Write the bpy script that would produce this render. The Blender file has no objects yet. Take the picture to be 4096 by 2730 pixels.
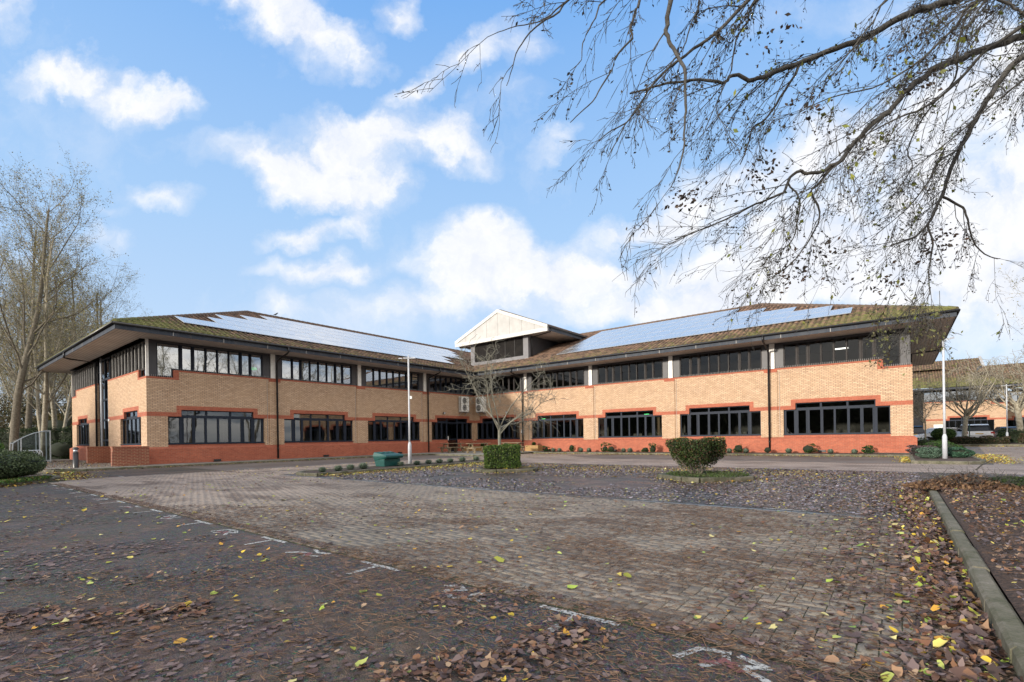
import bpy, math, random
import numpy as np
from mathutils import Vector, Matrix
C = bpy.context.scene
COL = C.collection
R = math.radians
PI = math.pi
# ------------------------------------------------------------------ tagging
def tag(o, label=None, cat=None, group=None, kind=None):
    if label: o['label'] = label
    if cat: o['category'] = cat
    if group: o['group'] = group
    if kind: o['kind'] = kind
    return o
def thing(name, label, cat, loc=(0, 0, 0), rz=0.0, group=None, kind=None):
    o = bpy.data.objects.new(name, None)
    o.empty_display_size = 0.2
    COL.objects.link(o)
    o.location = loc
    o.rotation_euler = (0, 0, rz)
    return tag(o, label, cat, group, kind)
def dup(root, loc, rz, label=None, scale=None):
    def rec(o, parent):
        c = o.copy()
        COL.objects.link(c)
        if parent: c.parent = parent
        for ch in o.children: rec(ch, c)
        return c
    r = rec(root, None)
    r.location = loc
    r.rotation_euler = (0, 0, rz)
    if scale is not None:
        r.scale = scale if isinstance(scale, tuple) else (scale,)*3
    if label: r['label'] = label
    return r
def wloc(p):
    v = Vector((0, 0, 0))
    while p is not None:
        v += Vector(p.location); p = p.parent
    return v
# ------------------------------------------------------------------ mesh builder
class MB:
    def __init__(s):
        s.v = []; s.f = []; s.uvs = {}; s.cols = []
    def quad(s, a, b, c, d, n=None):
        if n is not None:
            A, B, D = Vector(a), Vector(b), Vector(d)
            if (B-A).cross(D-A).dot(Vector(n)) < 0: b, d = d, b
        i = len(s.v); s.v += [tuple(a), tuple(b), tuple(c), tuple(d)]; s.f.append((i, i+1, i+2, i+3))
    def poly(s, pts, n=None):
        if n is not None:
            nn = Vector((0, 0, 0))
            for k in range(len(pts)):
                nn += Vector(pts[k]).cross(Vector(pts[(k+1) % len(pts)]))
            if nn.dot(Vector(n)) < 0: pts = pts[::-1]
        i = len(s.v); s.v += [tuple(p) for p in pts]; s.f.append(tuple(range(i, i+len(pts))))
    def box(s, x0, x1, y0, y1, z0, z1):
        if x0 > x1: x0, x1 = x1, x0
        if y0 > y1: y0, y1 = y1, y0
        if z0 > z1: z0, z1 = z1, z0
        i = len(s.v)
        s.v += [(x0,y0,z0),(x1,y0,z0),(x1,y1,z0),(x0,y1,z0),(x0,y0,z1),(x1,y0,z1),(x1,y1,z1),(x0,y1,z1)]
        for q in ((0,3,2,1),(4,5,6,7),(0,1,5,4),(1,2,6,5),(2,3,7,6),(3,0,4,7)): s.f.append(tuple(i+k for k in q))
    def obox(s, c, ax, ay, az):
        c, ax, ay, az = map(Vector, (c, ax, ay, az)); i = len(s.v)
        for sz in (-1, 1):
            for sx, sy in ((-1,-1),(1,-1),(1,1),(-1,1)):
                s.v.append(tuple(c+ax*sx+ay*sy+az*sz))
        for q in ((0,3,2,1),(4,5,6,7),(0,1,5,4),(1,2,6,5),(2,3,7,6),(3,0,4,7)): s.f.append(tuple(i+k for k in q))
    def bar(s, a, b, w, h=None):
        a, b = Vector(a), Vector(b); h = h or w; d = (b-a)
        up = Vector((0,0,1)) if abs(d.normalized().z) < .9 else Vector((1,0,0))
        x = d.cross(up).normalized(); y = x.cross(d).normalized()
        s.obox((a+b)/2, d/2, x*w/2, y*h/2)
    def tube(s, pts, rad, n=8, cap=True):
        pts = [Vector(p) for p in pts]
        if not hasattr(rad, '__len__'): rad = [rad]*len(pts)
        i0 = len(s.v); prev = None
        for k, p in enumerate(pts):
            d = (pts[min(k+1, len(pts)-1)]-pts[max(k-1, 0)])
            if d.length < 1e-9: d = Vector((0,0,1))
            d.normalize()
            if prev is None:
                up = Vector((0,0,1)) if abs(d.z) < .9 else Vector((1,0,0))
                x = d.cross(up).normalized()
            else:
                x = (prev-d*prev.dot(d))
                if x.length < 1e-6: x = d.orthogonal()
                x.normalize()
            prev = x; y = d.cross(x)
            for j in range(n):
                a = 2*PI*j/n
                s.v.append(tuple(p+(x*math.cos(a)+y*math.sin(a))*rad[k]))
        for k in range(len(pts)-1):
            for j in range(n):
                a = i0+k*n+j; b = i0+k*n+(j+1) % n
                s.f.append((a, b, b+n, a+n))
        if cap:
            s.f.append(tuple(i0+j for j in range(n))[::-1])
            s.f.append(tuple(i0+(len(pts)-1)*n+j for j in range(n)))
    def lathe(s, prof, n=16, c=(0,0,0)):
        s.tube([(c[0], c[1], c[2]+z) for r, z in prof], [r for r, z in prof], n)
    def prism(s, poly, z0, z1, top_inset=0.0):
        n = len(poly); i = len(s.v)
        cx = sum(p[0] for p in poly)/n; cy = sum(p[1] for p in poly)/n
        s.v += [(p[0], p[1], z0) for p in poly]
        s.v += [(p[0]+(cx-p[0])*top_inset, p[1]+(cy-p[1])*top_inset, z1) for p in poly]
        s.f.append(tuple(range(i, i+n))[::-1]); s.f.append(tuple(range(i+n, i+2*n)))
        for k in range(n): s.f.append((i+k, i+(k+1) % n, i+n+(k+1) % n, i+n+k))
    def build(s, name, m, parent=None, world=True, smooth=False, bevel=0.0):
        me = bpy.data.meshes.new(name)
        me.from_pydata(s.v, [], s.f)
        nl = len(me.loops)
        if nl:
            co = np.array(s.v, dtype=np.float64)
            li = np.empty(nl, np.int32); me.loops.foreach_get('vertex_index', li)
            nrm = np.empty(len(me.polygons)*3); me.polygons.foreach_get('normal', nrm); nrm = np.abs(nrm.reshape(-1, 3))
            tot = np.empty(len(me.polygons), np.int32); me.polygons.foreach_get('loop_total', tot)
            nn = np.repeat(nrm, tot, axis=0); P = co[li]
            horiz = nn[:, 2] > .7; xf = nn[:, 0] > nn[:, 1]
            U = np.where(horiz, P[:, 0], np.where(xf, P[:, 1], P[:, 0]))
            V = np.where(horiz, P[:, 1], P[:, 2])
            uv = me.uv_layers.new(name='UVMap')
            uv.data.foreach_set('uv', np.stack([U, V], 1).astype(np.float32).ravel())
        for mm in (m if isinstance(m, (list, tuple)) else [m]): me.materials.append(mm)
        if smooth:
            me.polygons.foreach_set('use_smooth', np.ones(len(me.polygons), bool))
        if parent is not None and world:
            me.transform(Matrix.Translation(-wloc(parent)))
        o = bpy.data.objects.new(name, me); COL.objects.link(o)
        if parent is not None: o.parent = parent
        if bevel > 0:
            b = o.modifiers.new('bevel', 'BEVEL'); b.width = bevel; b.segments = 2; b.limit_method = 'ANGLE'
        return o
def fastmesh(name, co, faces, m, parent=None, col=None, smooth=False, nper=4, uv=None):
    """co (N,3), faces (F,nper) -> mesh, col per face (F,3)"""
    me = bpy.data.meshes.new(name)
    co = np.asarray(co, np.float32); faces = np.asarray(faces, np.int32)
    F = len(faces)
    me.vertices.add(len(co)); me.vertices.foreach_set('co', co.ravel())
    me.loops.add(F*nper); me.loops.foreach_set('vertex_index', faces.ravel())
    me.polygons.add(F)
    me.polygons.foreach_set('loop_start', np.arange(0, F*nper, nper, dtype=np.int32))
    me.polygons.foreach_set('loop_total', np.full(F, nper, np.int32))
    if smooth: me.polygons.foreach_set('use_smooth', np.ones(F, bool))
    me.update(calc_edges=True)
    if col is not None:
        a = me.color_attributes.new('Col', 'FLOAT_COLOR', 'CORNER')
        c4 = np.ones((F*nper, 4), np.float32); c4[:, :3] = np.repeat(np.asarray(col, np.float32), nper, axis=0)
        a.data.foreach_set('color', c4.ravel())
    if uv is not None:
        l = me.uv_layers.new(name='UVMap'); l.data.foreach_set('uv', np.asarray(uv, np.float32).ravel())
    me.materials.append(m); me.validate()
    o = bpy.data.objects.new(name, me); COL.objects.link(o)
    if parent is not None: o.parent = parent
    return o
# ------------------------------------------------------------------ materials
def newmat(name):
    m = bpy.data.materials.new(name); m.use_nodes = True
    nt = m.node_tree; b = nt.nodes['Principled BSDF']
    return m, nt, b
def N(nt, t, **kw):
    n = nt.nodes.new(t)
    for k, v in kw.items():
        if k.startswith('i_'): n.inputs[k[2:].replace('_', ' ')].default_value = v
        elif k.startswith('n') and k[1:].isdigit(): n.inputs[int(k[1:])].default_value = v
        else: setattr(n, k, v)
    return n
def L(nt, a, b): nt.links.new(a, b)
def ramp(nt, fac, stops):
    r = N(nt, 'ShaderNodeValToRGB'); e = r.color_ramp.elements
    while len(e) < len(stops): e.new(.5)
    for k, (p, c) in enumerate(stops):
        e[k].position = p; e[k].color = (*c, 1) if len(c) == 3 else c
    L(nt, fac, r.inputs[0]); return r.outputs[0]
def mixc(nt, f, a, b, mode='MIX'):
    m = N(nt, 'ShaderNodeMix', data_type='RGBA', blend_type=mode)
    for s, v in ((m.inputs[0], f), (m.inputs[6], a), (m.inputs[7], b)):
        if isinstance(v, (int, float)): s.default_value = v
        elif isinstance(v, tuple): s.default_value = (*v, 1) if len(v) == 3 else v
        else: L(nt, v, s)
    return m.outputs[2]
def noise(nt, vec, scale, detail=4, rough=.55, out=0, dist=0):
    n = N(nt, 'ShaderNodeTexNoise'); n.inputs['Scale'].default_value = scale
    n.inputs['Detail'].default_value = detail; n.inputs['Roughness'].default_value = rough
    n.inputs['Distortion'].default_value = dist
    if vec is not None: L(nt, vec, n.inputs['Vector'])
    return n.outputs[out]
def bump(nt, b, h, strength=.3, dist=.01):
    n = N(nt, 'ShaderNodeBump'); n.inputs['Strength'].default_value = strength; n.inputs['Distance'].default_value = dist
    L(nt, h, n.inputs['Height']); L(nt, n.outputs[0], b.inputs['Normal']); return n
def geo(nt): return N(nt, 'ShaderNodeNewGeometry').outputs['Position']
def objc(nt): return N(nt, 'ShaderNodeTexCoord').outputs['Object']
def uvn(nt): return N(nt, 'ShaderNodeUVMap').outputs[0]
def simple(name, c, rough=.6, metal=0.0, c2=None, scale=6, bs=0.0, bscale=40, spec=None, coords='o', lo=.35, hi=.65):
    m, nt, b = newmat(name)
    v = objc(nt) if coords == 'o' else geo(nt)
    if c2 is not None:
        f = noise(nt, v, scale, 5)
        L(nt, ramp(nt, f, [(lo, c), (hi, c2)]), b.inputs['Base Color'])
    else: b.inputs['Base Color'].default_value = (*c, 1)
    b.inputs['Roughness'].default_value = rough; b.inputs['Metallic'].default_value = metal
    if spec is not None: b.inputs['Specular IOR Level'].default_value = spec
    if bs > 0: bump(nt, b, noise(nt, v, bscale, 6), bs, .01)
    return m
def brick(name, c1, c2, mortar, bw=.225, rh=.075, ms=.012, stain=None, bump_s=.5, dark=None):
    m, nt, b = newmat(name)
    u = uvn(nt)
    t = N(nt, 'ShaderNodeTexBrick', offset=.5)
    L(nt, u, t.inputs['Vector'])
    t.inputs['Scale'].default_value = 1; t.inputs['Brick Width'].default_value = bw; t.inputs['Row Height'].default_value = rh
    t.inputs['Mortar Size'].default_value = ms; t.inputs['Mortar Smooth'].default_value = .1; t.inputs['Bias'].default_value = 0
    t.inputs['Color1'].default_value = (*c1, 1); t.inputs['Color2'].default_value = (*c2, 1); t.inputs['Mortar'].default_value = (*mortar, 1)
    g = geo(nt)
    f1 = noise(nt, g, .9, 5, .6)
    col = mixc(nt, ramp(nt, f1, [(.3, (0,0,0)), (.72, (.55,.55,.55))]), t.outputs[0], stain or tuple(x*.72 for x in c1))
    f2 = noise(nt, g, 14, 3, .6)
    col = mixc(nt, .35, col, ramp(nt, f2, [(.3, (.35,.35,.35)), (.7, (.7,.7,.7))]), 'OVERLAY')
    # run-off streaks, long in z
    mp = N(nt, 'ShaderNodeMapping'); mp.inputs['Scale'].default_value = (3.2, 3.2, .22); L(nt, g, mp.inputs[0])
    f3 = noise(nt, mp.outputs[0], 1.6, 5, .65)
    col = mixc(nt, ramp(nt, f3, [(.55, (0,0,0)), (.78, (.38,.38,.38))]), col, tuple(x*.5 for x in c1))
    L(nt, col, b.inputs['Base Color'])
    b.inputs['Roughness'].default_value = .85
    bump(nt, b, t.outputs['Fac'], -bump_s if False else bump_s, -.006)
    return m
MT = {}
MT['buff'] = brick('buff_brick', (.64,.445,.30), (.45,.29,.18), (.12,.088,.065), stain=(.47,.32,.20))
MT['red'] = brick('red_brick', (.42,.110,.056), (.30,.074,.040), (.34,.18,.12), stain=(.25,.065,.036), ms=.007)
MT['ramp'] = brick('dark_red_brick', (.26,.052,.028), (.18,.04,.025), (.38,.25,.15), stain=(.15,.04,.022))
MT['char'] = simple('charcoal_panel', (.032,.031,.037), .5, c2=(.045,.042,.046), scale=3)
MT['frame'] = simple('window_frame_paint', (.014,.019,.032), .6, c2=(.018,.024,.036), scale=8, spec=.2)
MT['frame2'] = simple('brown_grey_frame_paint', (.030,.027,.028), .6, c2=(.042,.036,.034), scale=8, spec=.2)
MT['post'] = simple('off_white_post', (.80,.78,.74), .5, c2=(.7,.68,.64), scale=5)
MT['black'] = simple('black_gutter_plastic', (.012,.012,.014), .35)
MT['dark'] = simple('dark_void', (.01,.01,.012), .8)
MT['wallin'] = simple('interior_plaster', (.22,.20,.17), .9)
MT['carpet'] = simple('interior_carpet', (.05,.05,.055), .95)
MT['curtain'] = simple('beige_curtain', (.36,.26,.16), .9, c2=(.28,.19,.11), scale=20)
MT['white'] = simple('white_metal', (.80,.80,.78), .4, c2=(.72,.72,.69), scale=10)
MT['galv'] = simple('galvanised_steel', (.42,.46,.50), .4, .6, c2=(.52,.56,.6), scale=30)
MT['pole'] = simple('grey_pole_paint', (.50,.52,.56), .5, c2=(.42,.44,.48), scale=6)
MT['green'] = simple('green_bin_plastic', (.005,.058,.052), .45, c2=(.008,.078,.069), scale=7, bs=.1, bscale=80)
MT['wood'] = simple('weathered_timber', (.17,.13,.085), .8, c2=(.26,.20,.12), scale=9, bs=.4, bscale=60)
MT['newwood'] = simple('sawn_yellow_timber', (.36,.22,.085), .75, c2=(.28,.16,.06), scale=7, bs=.3)
MT['bark'] = simple('grey_brown_bark', (.085,.07,.05), .9, c2=(.16,.14,.105), scale=9, bs=.7, bscale=30)
MT['bark2'] = simple('pale_lichen_bark', (.20,.17,.12), .9, c2=(.36,.33,.26), scale=7, bs=.7, bscale=30)
MT['bark3'] = simple('dark_branch_bark', (.040,.036,.032), .9, c2=(.075,.07,.062), scale=24, bs=.6, bscale=60)
MT['rubber'] = simple('tyre_rubber', (.015,.015,.015), .8)
MT['carwhite'] = simple('white_car_paint', (.75,.76,.78), .15)
MT['cargrey'] = simple('grey_car_paint', (.05,.06,.075), .2)
MT['cardark'] = simple('dark_car_paint', (.02,.022,.03), .2)
MT['carglass'] = simple('car_glass', (.015,.018,.022), .05)
MT['plate'] = simple('yellow_number_plate', (.55,.33,.03), .5)
MT['redlamp'] = simple('red_lamp_lens', (.35,.02,.015), .3)
MT['paint'] = None
def kerbmat(mossy=1.0):
    m, nt, b = newmat('concrete_kerb' if mossy == 1 else 'mossy_dark_kerb'); g = geo(nt)
    f = noise(nt, g, 3.3, 8, .72); f2 = noise(nt, g, 60, 4, .7)
    c = ramp(nt, f, [(.32, (.20*mossy,.175*mossy,.14*mossy)), (.46, (.125*mossy,.115*mossy,.080*mossy)), (.60, (.065*mossy,.066*mossy,.032*mossy))])
    c = mixc(nt, .6, c, ramp(nt, f2, [(.3, (.3,.3,.3)), (.7, (.72,.72,.72))]), 'OVERLAY')
    L(nt, c, b.inputs['Base Color']); b.inputs['Roughness'].default_value = .85
    bump(nt, b, f2, .5, .006); return m
MT['kerb'] = kerbmat(); MT['kerbm'] = kerbmat(.72)
def concmat(name, a, c2, joints=None):
    m, nt, b = newmat(name); g = geo(nt)
    f = noise(nt, g, .8, 6, .6); f2 = noise(nt, g, 40, 4, .7)
    c = ramp(nt, f, [(.32, a), (.68, c2)])
    c = mixc(nt, .4, c, ramp(nt, f2, [(.3, (.35,.35,.35)), (.7, (.65,.65,.65))]), 'OVERLAY')
    if joints:
        t = N(nt, 'ShaderNodeTexBrick', offset=.5); L(nt, g, t.inputs['Vector'])
        t.inputs['Scale'].default_value = 1; t.inputs['Brick Width'].default_value = joints[0]; t.inputs['Row Height'].default_value = joints[1]
        t.inputs['Mortar Size'].default_value = .012
        t.inputs['Color1'].default_value = (.9,.9,.9,1); t.inputs['Color2'].default_value = (.75,.75,.75,1); t.inputs['Mortar'].default_value = (.25,.24,.2,1)
        c = mixc(nt, 1.0, c, t.outputs[0], 'MULTIPLY')
    L(nt, c, b.inputs['Base Color']); b.inputs['Roughness'].default_value = .85
    bump(nt, b, f2, .3, .004); return m
MT['slab'] = concmat('concrete_slabs', (.34,.33,.30), (.24,.23,.205), (.6,.6))
MT['path'] = concmat('pavement_concrete', (.25,.235,.21), (.17,.155,.13), (.9,.6))
def tarmat(wet=False):
    m, nt, b = newmat('wet_tarmac' if wet else 'tarmac_with_leaf_mush'); g = geo(nt)
    v = N(nt, 'ShaderNodeTexVoronoi'); v.inputs['Scale'].default_value = 95; L(nt, g, v.inputs['Vector'])
    base = ramp(nt, v.outputs['Distance'], [(.0, (.165,.152,.137)), (.45, (.062,.056,.050)), (.9, (.023,.020,.018))])
    sp = N(nt, 'ShaderNodeTexVoronoi'); sp.inputs['Scale'].default_value = 60; L(nt, g, sp.inputs['Vector'])
    base = mixc(nt, .5, base, sp.outputs['Color'], 'SOFT_LIGHT')
    base = mixc(nt, .9, base, ramp(nt, noise(nt, g, 42, 5, .85), [(.36, (.12,.12,.13)), (.52, (.5,.5,.5)), (.66, (.95,.95,.95))]), 'OVERLAY')
    # rotting leaf film
    f = noise(nt, g, .55, 7, .62, dist=.6)
    film = N(nt, 'ShaderNodeTexVoronoi'); film.inputs['Scale'].default_value = 17; film.inputs['Randomness'].default_value = 1
    dv = N(nt, 'ShaderNodeVectorMath', operation='ADD'); L(nt, g, dv.inputs[0])
    nn = N(nt, 'ShaderNodeTexNoise'); nn.inputs['Scale'].default_value = 30; L(nt, g, nn.inputs['Vector'])
    sc = N(nt, 'ShaderNodeVectorMath', operation='SCALE'); sc.inputs['Scale'].default_value = .05; L(nt, nn.outputs['Color'], sc.inputs[0]); L(nt, sc.outputs[0], dv.inputs[1])
    L(nt, dv.outputs[0], film.inputs['Vector'])
    sepf = N(nt, 'ShaderNodeSeparateColor'); L(nt, film.outputs['Color'], sepf.inputs[0])
    filmc = ramp(nt, sepf.outputs[0], [(0, (.05,.03,.022)), (.35, (.115,.070,.052)), (.6, (.07,.048,.040)), (.8, (.16,.10,.075)), (1, (.09,.055,.038))])
    fm = ramp(nt, f, [(.44, (0,0,0)), (.58, (.8,.8,.8))])
    th = ramp(nt, sepf.outputs[1], [(.28, (0,0,0)), (.34, (1,1,1))])
    fm2 = N(nt, 'ShaderNodeMath', operation='MULTIPLY'); L(nt, fm, fm2.inputs[0]); L(nt, th, fm2.inputs[1])
    c = mixc(nt, fm2.outputs[0], base, filmc)
    mo = noise(nt, g, .42, 6, .7); 
    mm = ramp(nt, mo, [(.50, (0,0,0)), (.72, (.42,.42,.42))])
    c = mixc(nt, mm, c, (.060,.068,.028))
    L(nt, c, b.inputs['Base Color'])
    rr = ramp(nt, noise(nt, g, 1.3, 5, .6), [(.35, (.22,.22,.22) if wet else (.55,.55,.55)), (.65, (.5,.5,.5) if wet else (.85,.85,.85))]); L(nt, rr, b.inputs['Roughness']); b.inputs['Specular IOR Level'].default_value = .35
    bb = N(nt, 'ShaderNodeMath', operation='ADD'); L(nt, v.outputs['Distance'], bb.inputs[0]); L(nt, sepf.outputs[0], bb.inputs[1])
    bump(nt, b, bb.outputs[0], .55, -.006); return m
MT['tar'] = tarmat(); MT['tarwet'] = tarmat(True)
def tarfar():
    m, nt, b = newmat('worn_tarmac'); g = geo(nt)
    f = noise(nt, g, .35, 6, .65); f2 = noise(nt, g, 25, 5, .8)
    c = ramp(nt, f, [(.35, (.13,.115,.105)), (.6, (.085,.068,.06))])
    c = mixc(nt, .8, c, ramp(nt, f2, [(.3, (.25,.25,.25)), (.7, (.75,.75,.75))]), 'OVERLAY')
    L(nt, c, b.inputs['Base Color']); b.inputs['Roughness'].default_value = .6
    bump(nt, b, f2, .3, .004); return m
MT['tar2'] = tarfar()
def pavermat(name, geomesh):
    m, nt, b = newmat(name); g = geo(nt)
    if geomesh:
        at = N(nt, 'ShaderNodeAttribute', attribute_name='Col'); c = at.outputs['Color']
    else:
        t = N(nt, 'ShaderNodeTexBrick', offset=.5); L(nt, g, t.inputs['Vector'])
        t.inputs['Scale'].default_value = 1; t.inputs['Brick Width'].default_value = .2; t.inputs['Row Height'].default_value = .1
        t.inputs['Mortar Size'].default_value = .006
        t.inputs['Color1'].default_value = (.36,.28,.23,1); t.inputs['Color2'].default_value = (.29,.225,.19,1); t.inputs['Mortar'].default_value = (.07,.06,.04,1)
        c = t.outputs[0]
    fine = noise(nt, g, 130, 4, .8)
    c = mixc(nt, .75, c, ramp(nt, fine, [(.3, (.25,.25,.25)), (.7, (.75,.75,.75))]), 'OVERLAY')
    # damp pine-needle mush lying in drifts
    mp = N(nt, 'ShaderNodeMapping'); mp.inputs['Scale'].default_value = (.55, 1.5, 1); L(nt, g, mp.inputs[0])
    f = noise(nt, mp.outputs[0], .9, 8, .68, dist=.4)
    fine2 = noise(nt, g, 45, 5, .8)
    ad = N(nt, 'ShaderNodeMath', operation='MULTIPLY_ADD'); L(nt, fine2, ad.inputs[0]); ad.inputs[1].default_value = .35; L(nt, f, ad.inputs[2])
    k = ramp(nt, ad.outputs[0], [(.66, (0,0,0)), (.80, (.8,.8,.8))])
    nd = ramp(nt, noise(nt, g, 70, 5, .8), [(.35, (.035,.022,.014)), (.65, (.105,.062,.036))])
    c = mixc(nt, k, c, nd)
    big = noise(nt, g, .22, 4, .5)
    c = mixc(nt, ramp(nt, big, [(.45, (0,0,0)), (.7, (.45,.45,.45))]), c, (.07,.06,.045))
    L(nt, c, b.inputs['Base Color'])
    b.inputs['Roughness'].default_value = .62
    bump(nt, b, fine, .35, .004); return m
MT['pav'] = pavermat('block_paving', True)
MT['pav2'] = pavermat('block_paving_far', False)
MT['joint'] = simple('mossy_joint_sand', (.03,.027,.018), .95, c2=(.045,.06,.02), scale=5, coords='g')
MT['mulch'] = simple('bark_mulch', (.02,.012,.009), .95, c2=(.085,.05,.035), scale=38, bs=1.0, bscale=35, coords='g')
MT['soil'] = simple('leafy_soil', (.05,.036,.022), .95, c2=(.10,.07,.045), scale=3, bs=.8, bscale=20, coords='g')
MT['grass'] = simple('rough_grass', (.03,.055,.012), .95, c2=(.06,.08,.02), scale=2, bs=.8, bscale=30, coords='g')
def colmat(name, rough=.6, trans=0.0, spec=.4):
    m, nt, b = newmat(name)
    at = N(nt, 'ShaderNodeAttribute', attribute_name='Col')
    L(nt, at.outputs['Color'], b.inputs['Base Color'])
    b.inputs['Roughness'].default_value = rough; b.inputs['Specular IOR Level'].default_value = spec
    if trans > 0:
        t = N(nt, 'ShaderNodeBsdfTranslucent'); L(nt, at.outputs['Color'], t.inputs[0])
        mx = N(nt, 'ShaderNodeMixShader'); mx.inputs[0].default_value = trans
        L(nt, b.outputs[0], mx.inputs[1]); L(nt, t.outputs[0], mx.inputs[2])
        L(nt, mx.outputs[0], nt.nodes['Material Output'].inputs[0])
    return m
MT['leafwet'] = colmat('fallen_leaf', .6, 0, .22)
MT['leafsheen'] = colmat('soaked_fallen_leaf', .32, 0, .6)
MT['leaf'] = colmat('living_leaf', .55, .2, .3)
MT['needle'] = colmat('dry_twig_litter', .8, 0, .2)
def tilemat():
    m, nt, b = newmat('mossy_pantile'); g = geo(nt)
    at = N(nt, 'ShaderNodeAttribute', attribute_name='Col')
    c = mixc(nt, .6, at.outputs['Color'], ramp(nt, noise(nt, g, 9, 4, .7), [(.3, (.3,.3,.3)), (.7, (.7,.7,.7))]), 'OVERLAY')
    sep = N(nt, 'ShaderNodeSeparateXYZ'); L(nt, g, sep.inputs[0])
    # moss thick near the eaves and towards the hipped ends
    mz = N(nt, 'ShaderNodeMapRange'); L(nt, sep.outputs[2], mz.inputs[0])
    for k, v in ((1, 6.9), (2, 9.0), (3, .20), (4, -.06)): mz.inputs[k].default_value = v
    ex = N(nt, 'ShaderNodeMapRange'); L(nt, sep.outputs[0], ex.inputs[0])
    for k, v in ((1, -9), (2, 1), (3, .0), (4, .13)): ex.inputs[k].default_value = v
    ey = N(nt, 'ShaderNodeMapRange'); L(nt, sep.outputs[1], ey.inputs[0])
    for k, v in ((1, 7), (2, 14), (3, .20), (4, .0)): ey.inputs[k].default_value = v
    far = N(nt, 'ShaderNodeMapRange'); L(nt, sep.outputs[1], far.inputs[0])
    for k, v in ((1, 60), (2, 90), (3, 0), (4, .05)): far.inputs[k].default_value = v
    s = mz.outputs[0]
    for q in (ex, ey, far):
        a = N(nt, 'ShaderNodeMath', operation='ADD'); L(nt, s, a.inputs[0]); L(nt, q.outputs[0], a.inputs[1]); s = a.outputs[0]
    f = noise(nt, g, 2.6, 8, .7)
    a = N(nt, 'ShaderNodeMath', operation='ADD'); L(nt, f, a.inputs[0]); L(nt, s, a.inputs[1])
    k = ramp(nt, a.outputs[0], [(.62, (0,0,0)), (.82, (.85,.85,.85))])
    mc = ramp(nt, noise(nt, g, 14, 4, .7), [(.35, (.055,.062,.018)), (.65, (.17,.18,.04))])
    c = mixc(nt, k, c, mc)
    L(nt, c, b.inputs['Base Color']); b.inputs['Roughness'].default_value = .9
    bump(nt, b, noise(nt, g, 30, 5, .7), .6, .02); return m
MT['tile'] = tilemat()
def fasciamat():
    m, nt, b = newmat('weathered_slate_fascia'); g = geo(nt)
    mp = N(nt, 'ShaderNodeMapping'); mp.inputs['Scale'].default_value = (1, 1, .15); L(nt, g, mp.inputs[0])
    f = noise(nt, mp.outputs[0], 2.2, 6, .7); f2 = noise(nt, mp.outputs[0], 9, 4, .7)
    c = ramp(nt, f, [(.4, (.032,.040,.056)), (.66, (.058,.064,.076))])
    k = ramp(nt, f2, [(.60, (0,0,0)), (.78, (.5,.5,.5))])
    c = mixc(nt, k, c, (.22,.16,.12))
    L(nt, c, b.inputs['Base Color']); b.inputs['Roughness'].default_value = .65; b.inputs['Specular IOR Level'].default_value = .25
    return m
MT['fascia'] = fasciamat()
def soffitmat(d):
    m, nt, b = newmat('boarded_soffit_'+d); g = geo(nt)
    # boards run parallel to the wall they meet
    w = N(nt, 'ShaderNodeTexWave', wave_type='BANDS', bands_direction=d, wave_profile='SAW'); w.inputs['Scale'].default_value = 1.9
    L(nt, g, w.inputs['Vector'])
    c = ramp(nt, w.outputs[0], [(.0, (.11,.10,.095)), (.16, (.56,.50,.455)), (.9, (.50,.445,.40)), (1, (.26,.23,.21))])
    f = noise(nt, g, 1.1, 5, .6)
    c = mixc(nt, .5, c, ramp(nt, f, [(.3, (.35,.35,.35)), (.7, (.65,.65,.65))]), 'OVERLAY')
    L(nt, c, b.inputs['Base Color']); b.inputs['Roughness'].default_value = .6
    return m
MT['soffx'] = soffitmat('X'); MT['soffy'] = soffitmat('Y')
def glassmat(name, tint, ior, tr):
    m, nt, b = newmat(name)
    out = nt.nodes['Material Output']; nt.nodes.remove(b)
    g = geo(nt)
    gl = N(nt, 'ShaderNodeBsdfGlossy'); gl.inputs['Roughness'].default_value = .015; gl.inputs['Color'].default_value = (.86,.9,.95,1)
    bp = N(nt, 'ShaderNodeBump'); bp.inputs['Strength'].default_value = .12; bp.inputs['Distance'].default_value = .02
    L(nt, noise(nt, g, .9, 2, .5), bp.inputs['Height']); L(nt, bp.outputs[0], gl.inputs['Normal'])
    t = N(nt, 'ShaderNodeBsdfTransparent'); t.inputs[0].default_value = (tr*.95, tr, tr, 1)
    fr = N(nt, 'ShaderNodeFresnel'); fr.inputs[0].default_value = ior; L(nt, bp.outputs[0], fr.inputs['Normal'])
    mx = N(nt, 'ShaderNodeMixShader'); L(nt, fr.outputs[0], mx.inputs[0]); L(nt, t.outputs[0], mx.inputs[1]); L(nt, gl.outputs[0], mx.inputs[2])
    L(nt, mx.outputs[0], out.inputs[0]); return m
MT['glass'] = glassmat('window_glass', (1,1,1), 1.95, .5)
MT['glassup'] = glassmat('solar_control_glass', (1,1,1), 4.2, .2)
MT['glassdim'] = glassmat('plain_dark_glass', (1,1,1), 1.42, .45)
MT['shelterglass'] = glassmat('scratched_clear_plastic', (1,1,1), 1.3, .72)
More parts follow.
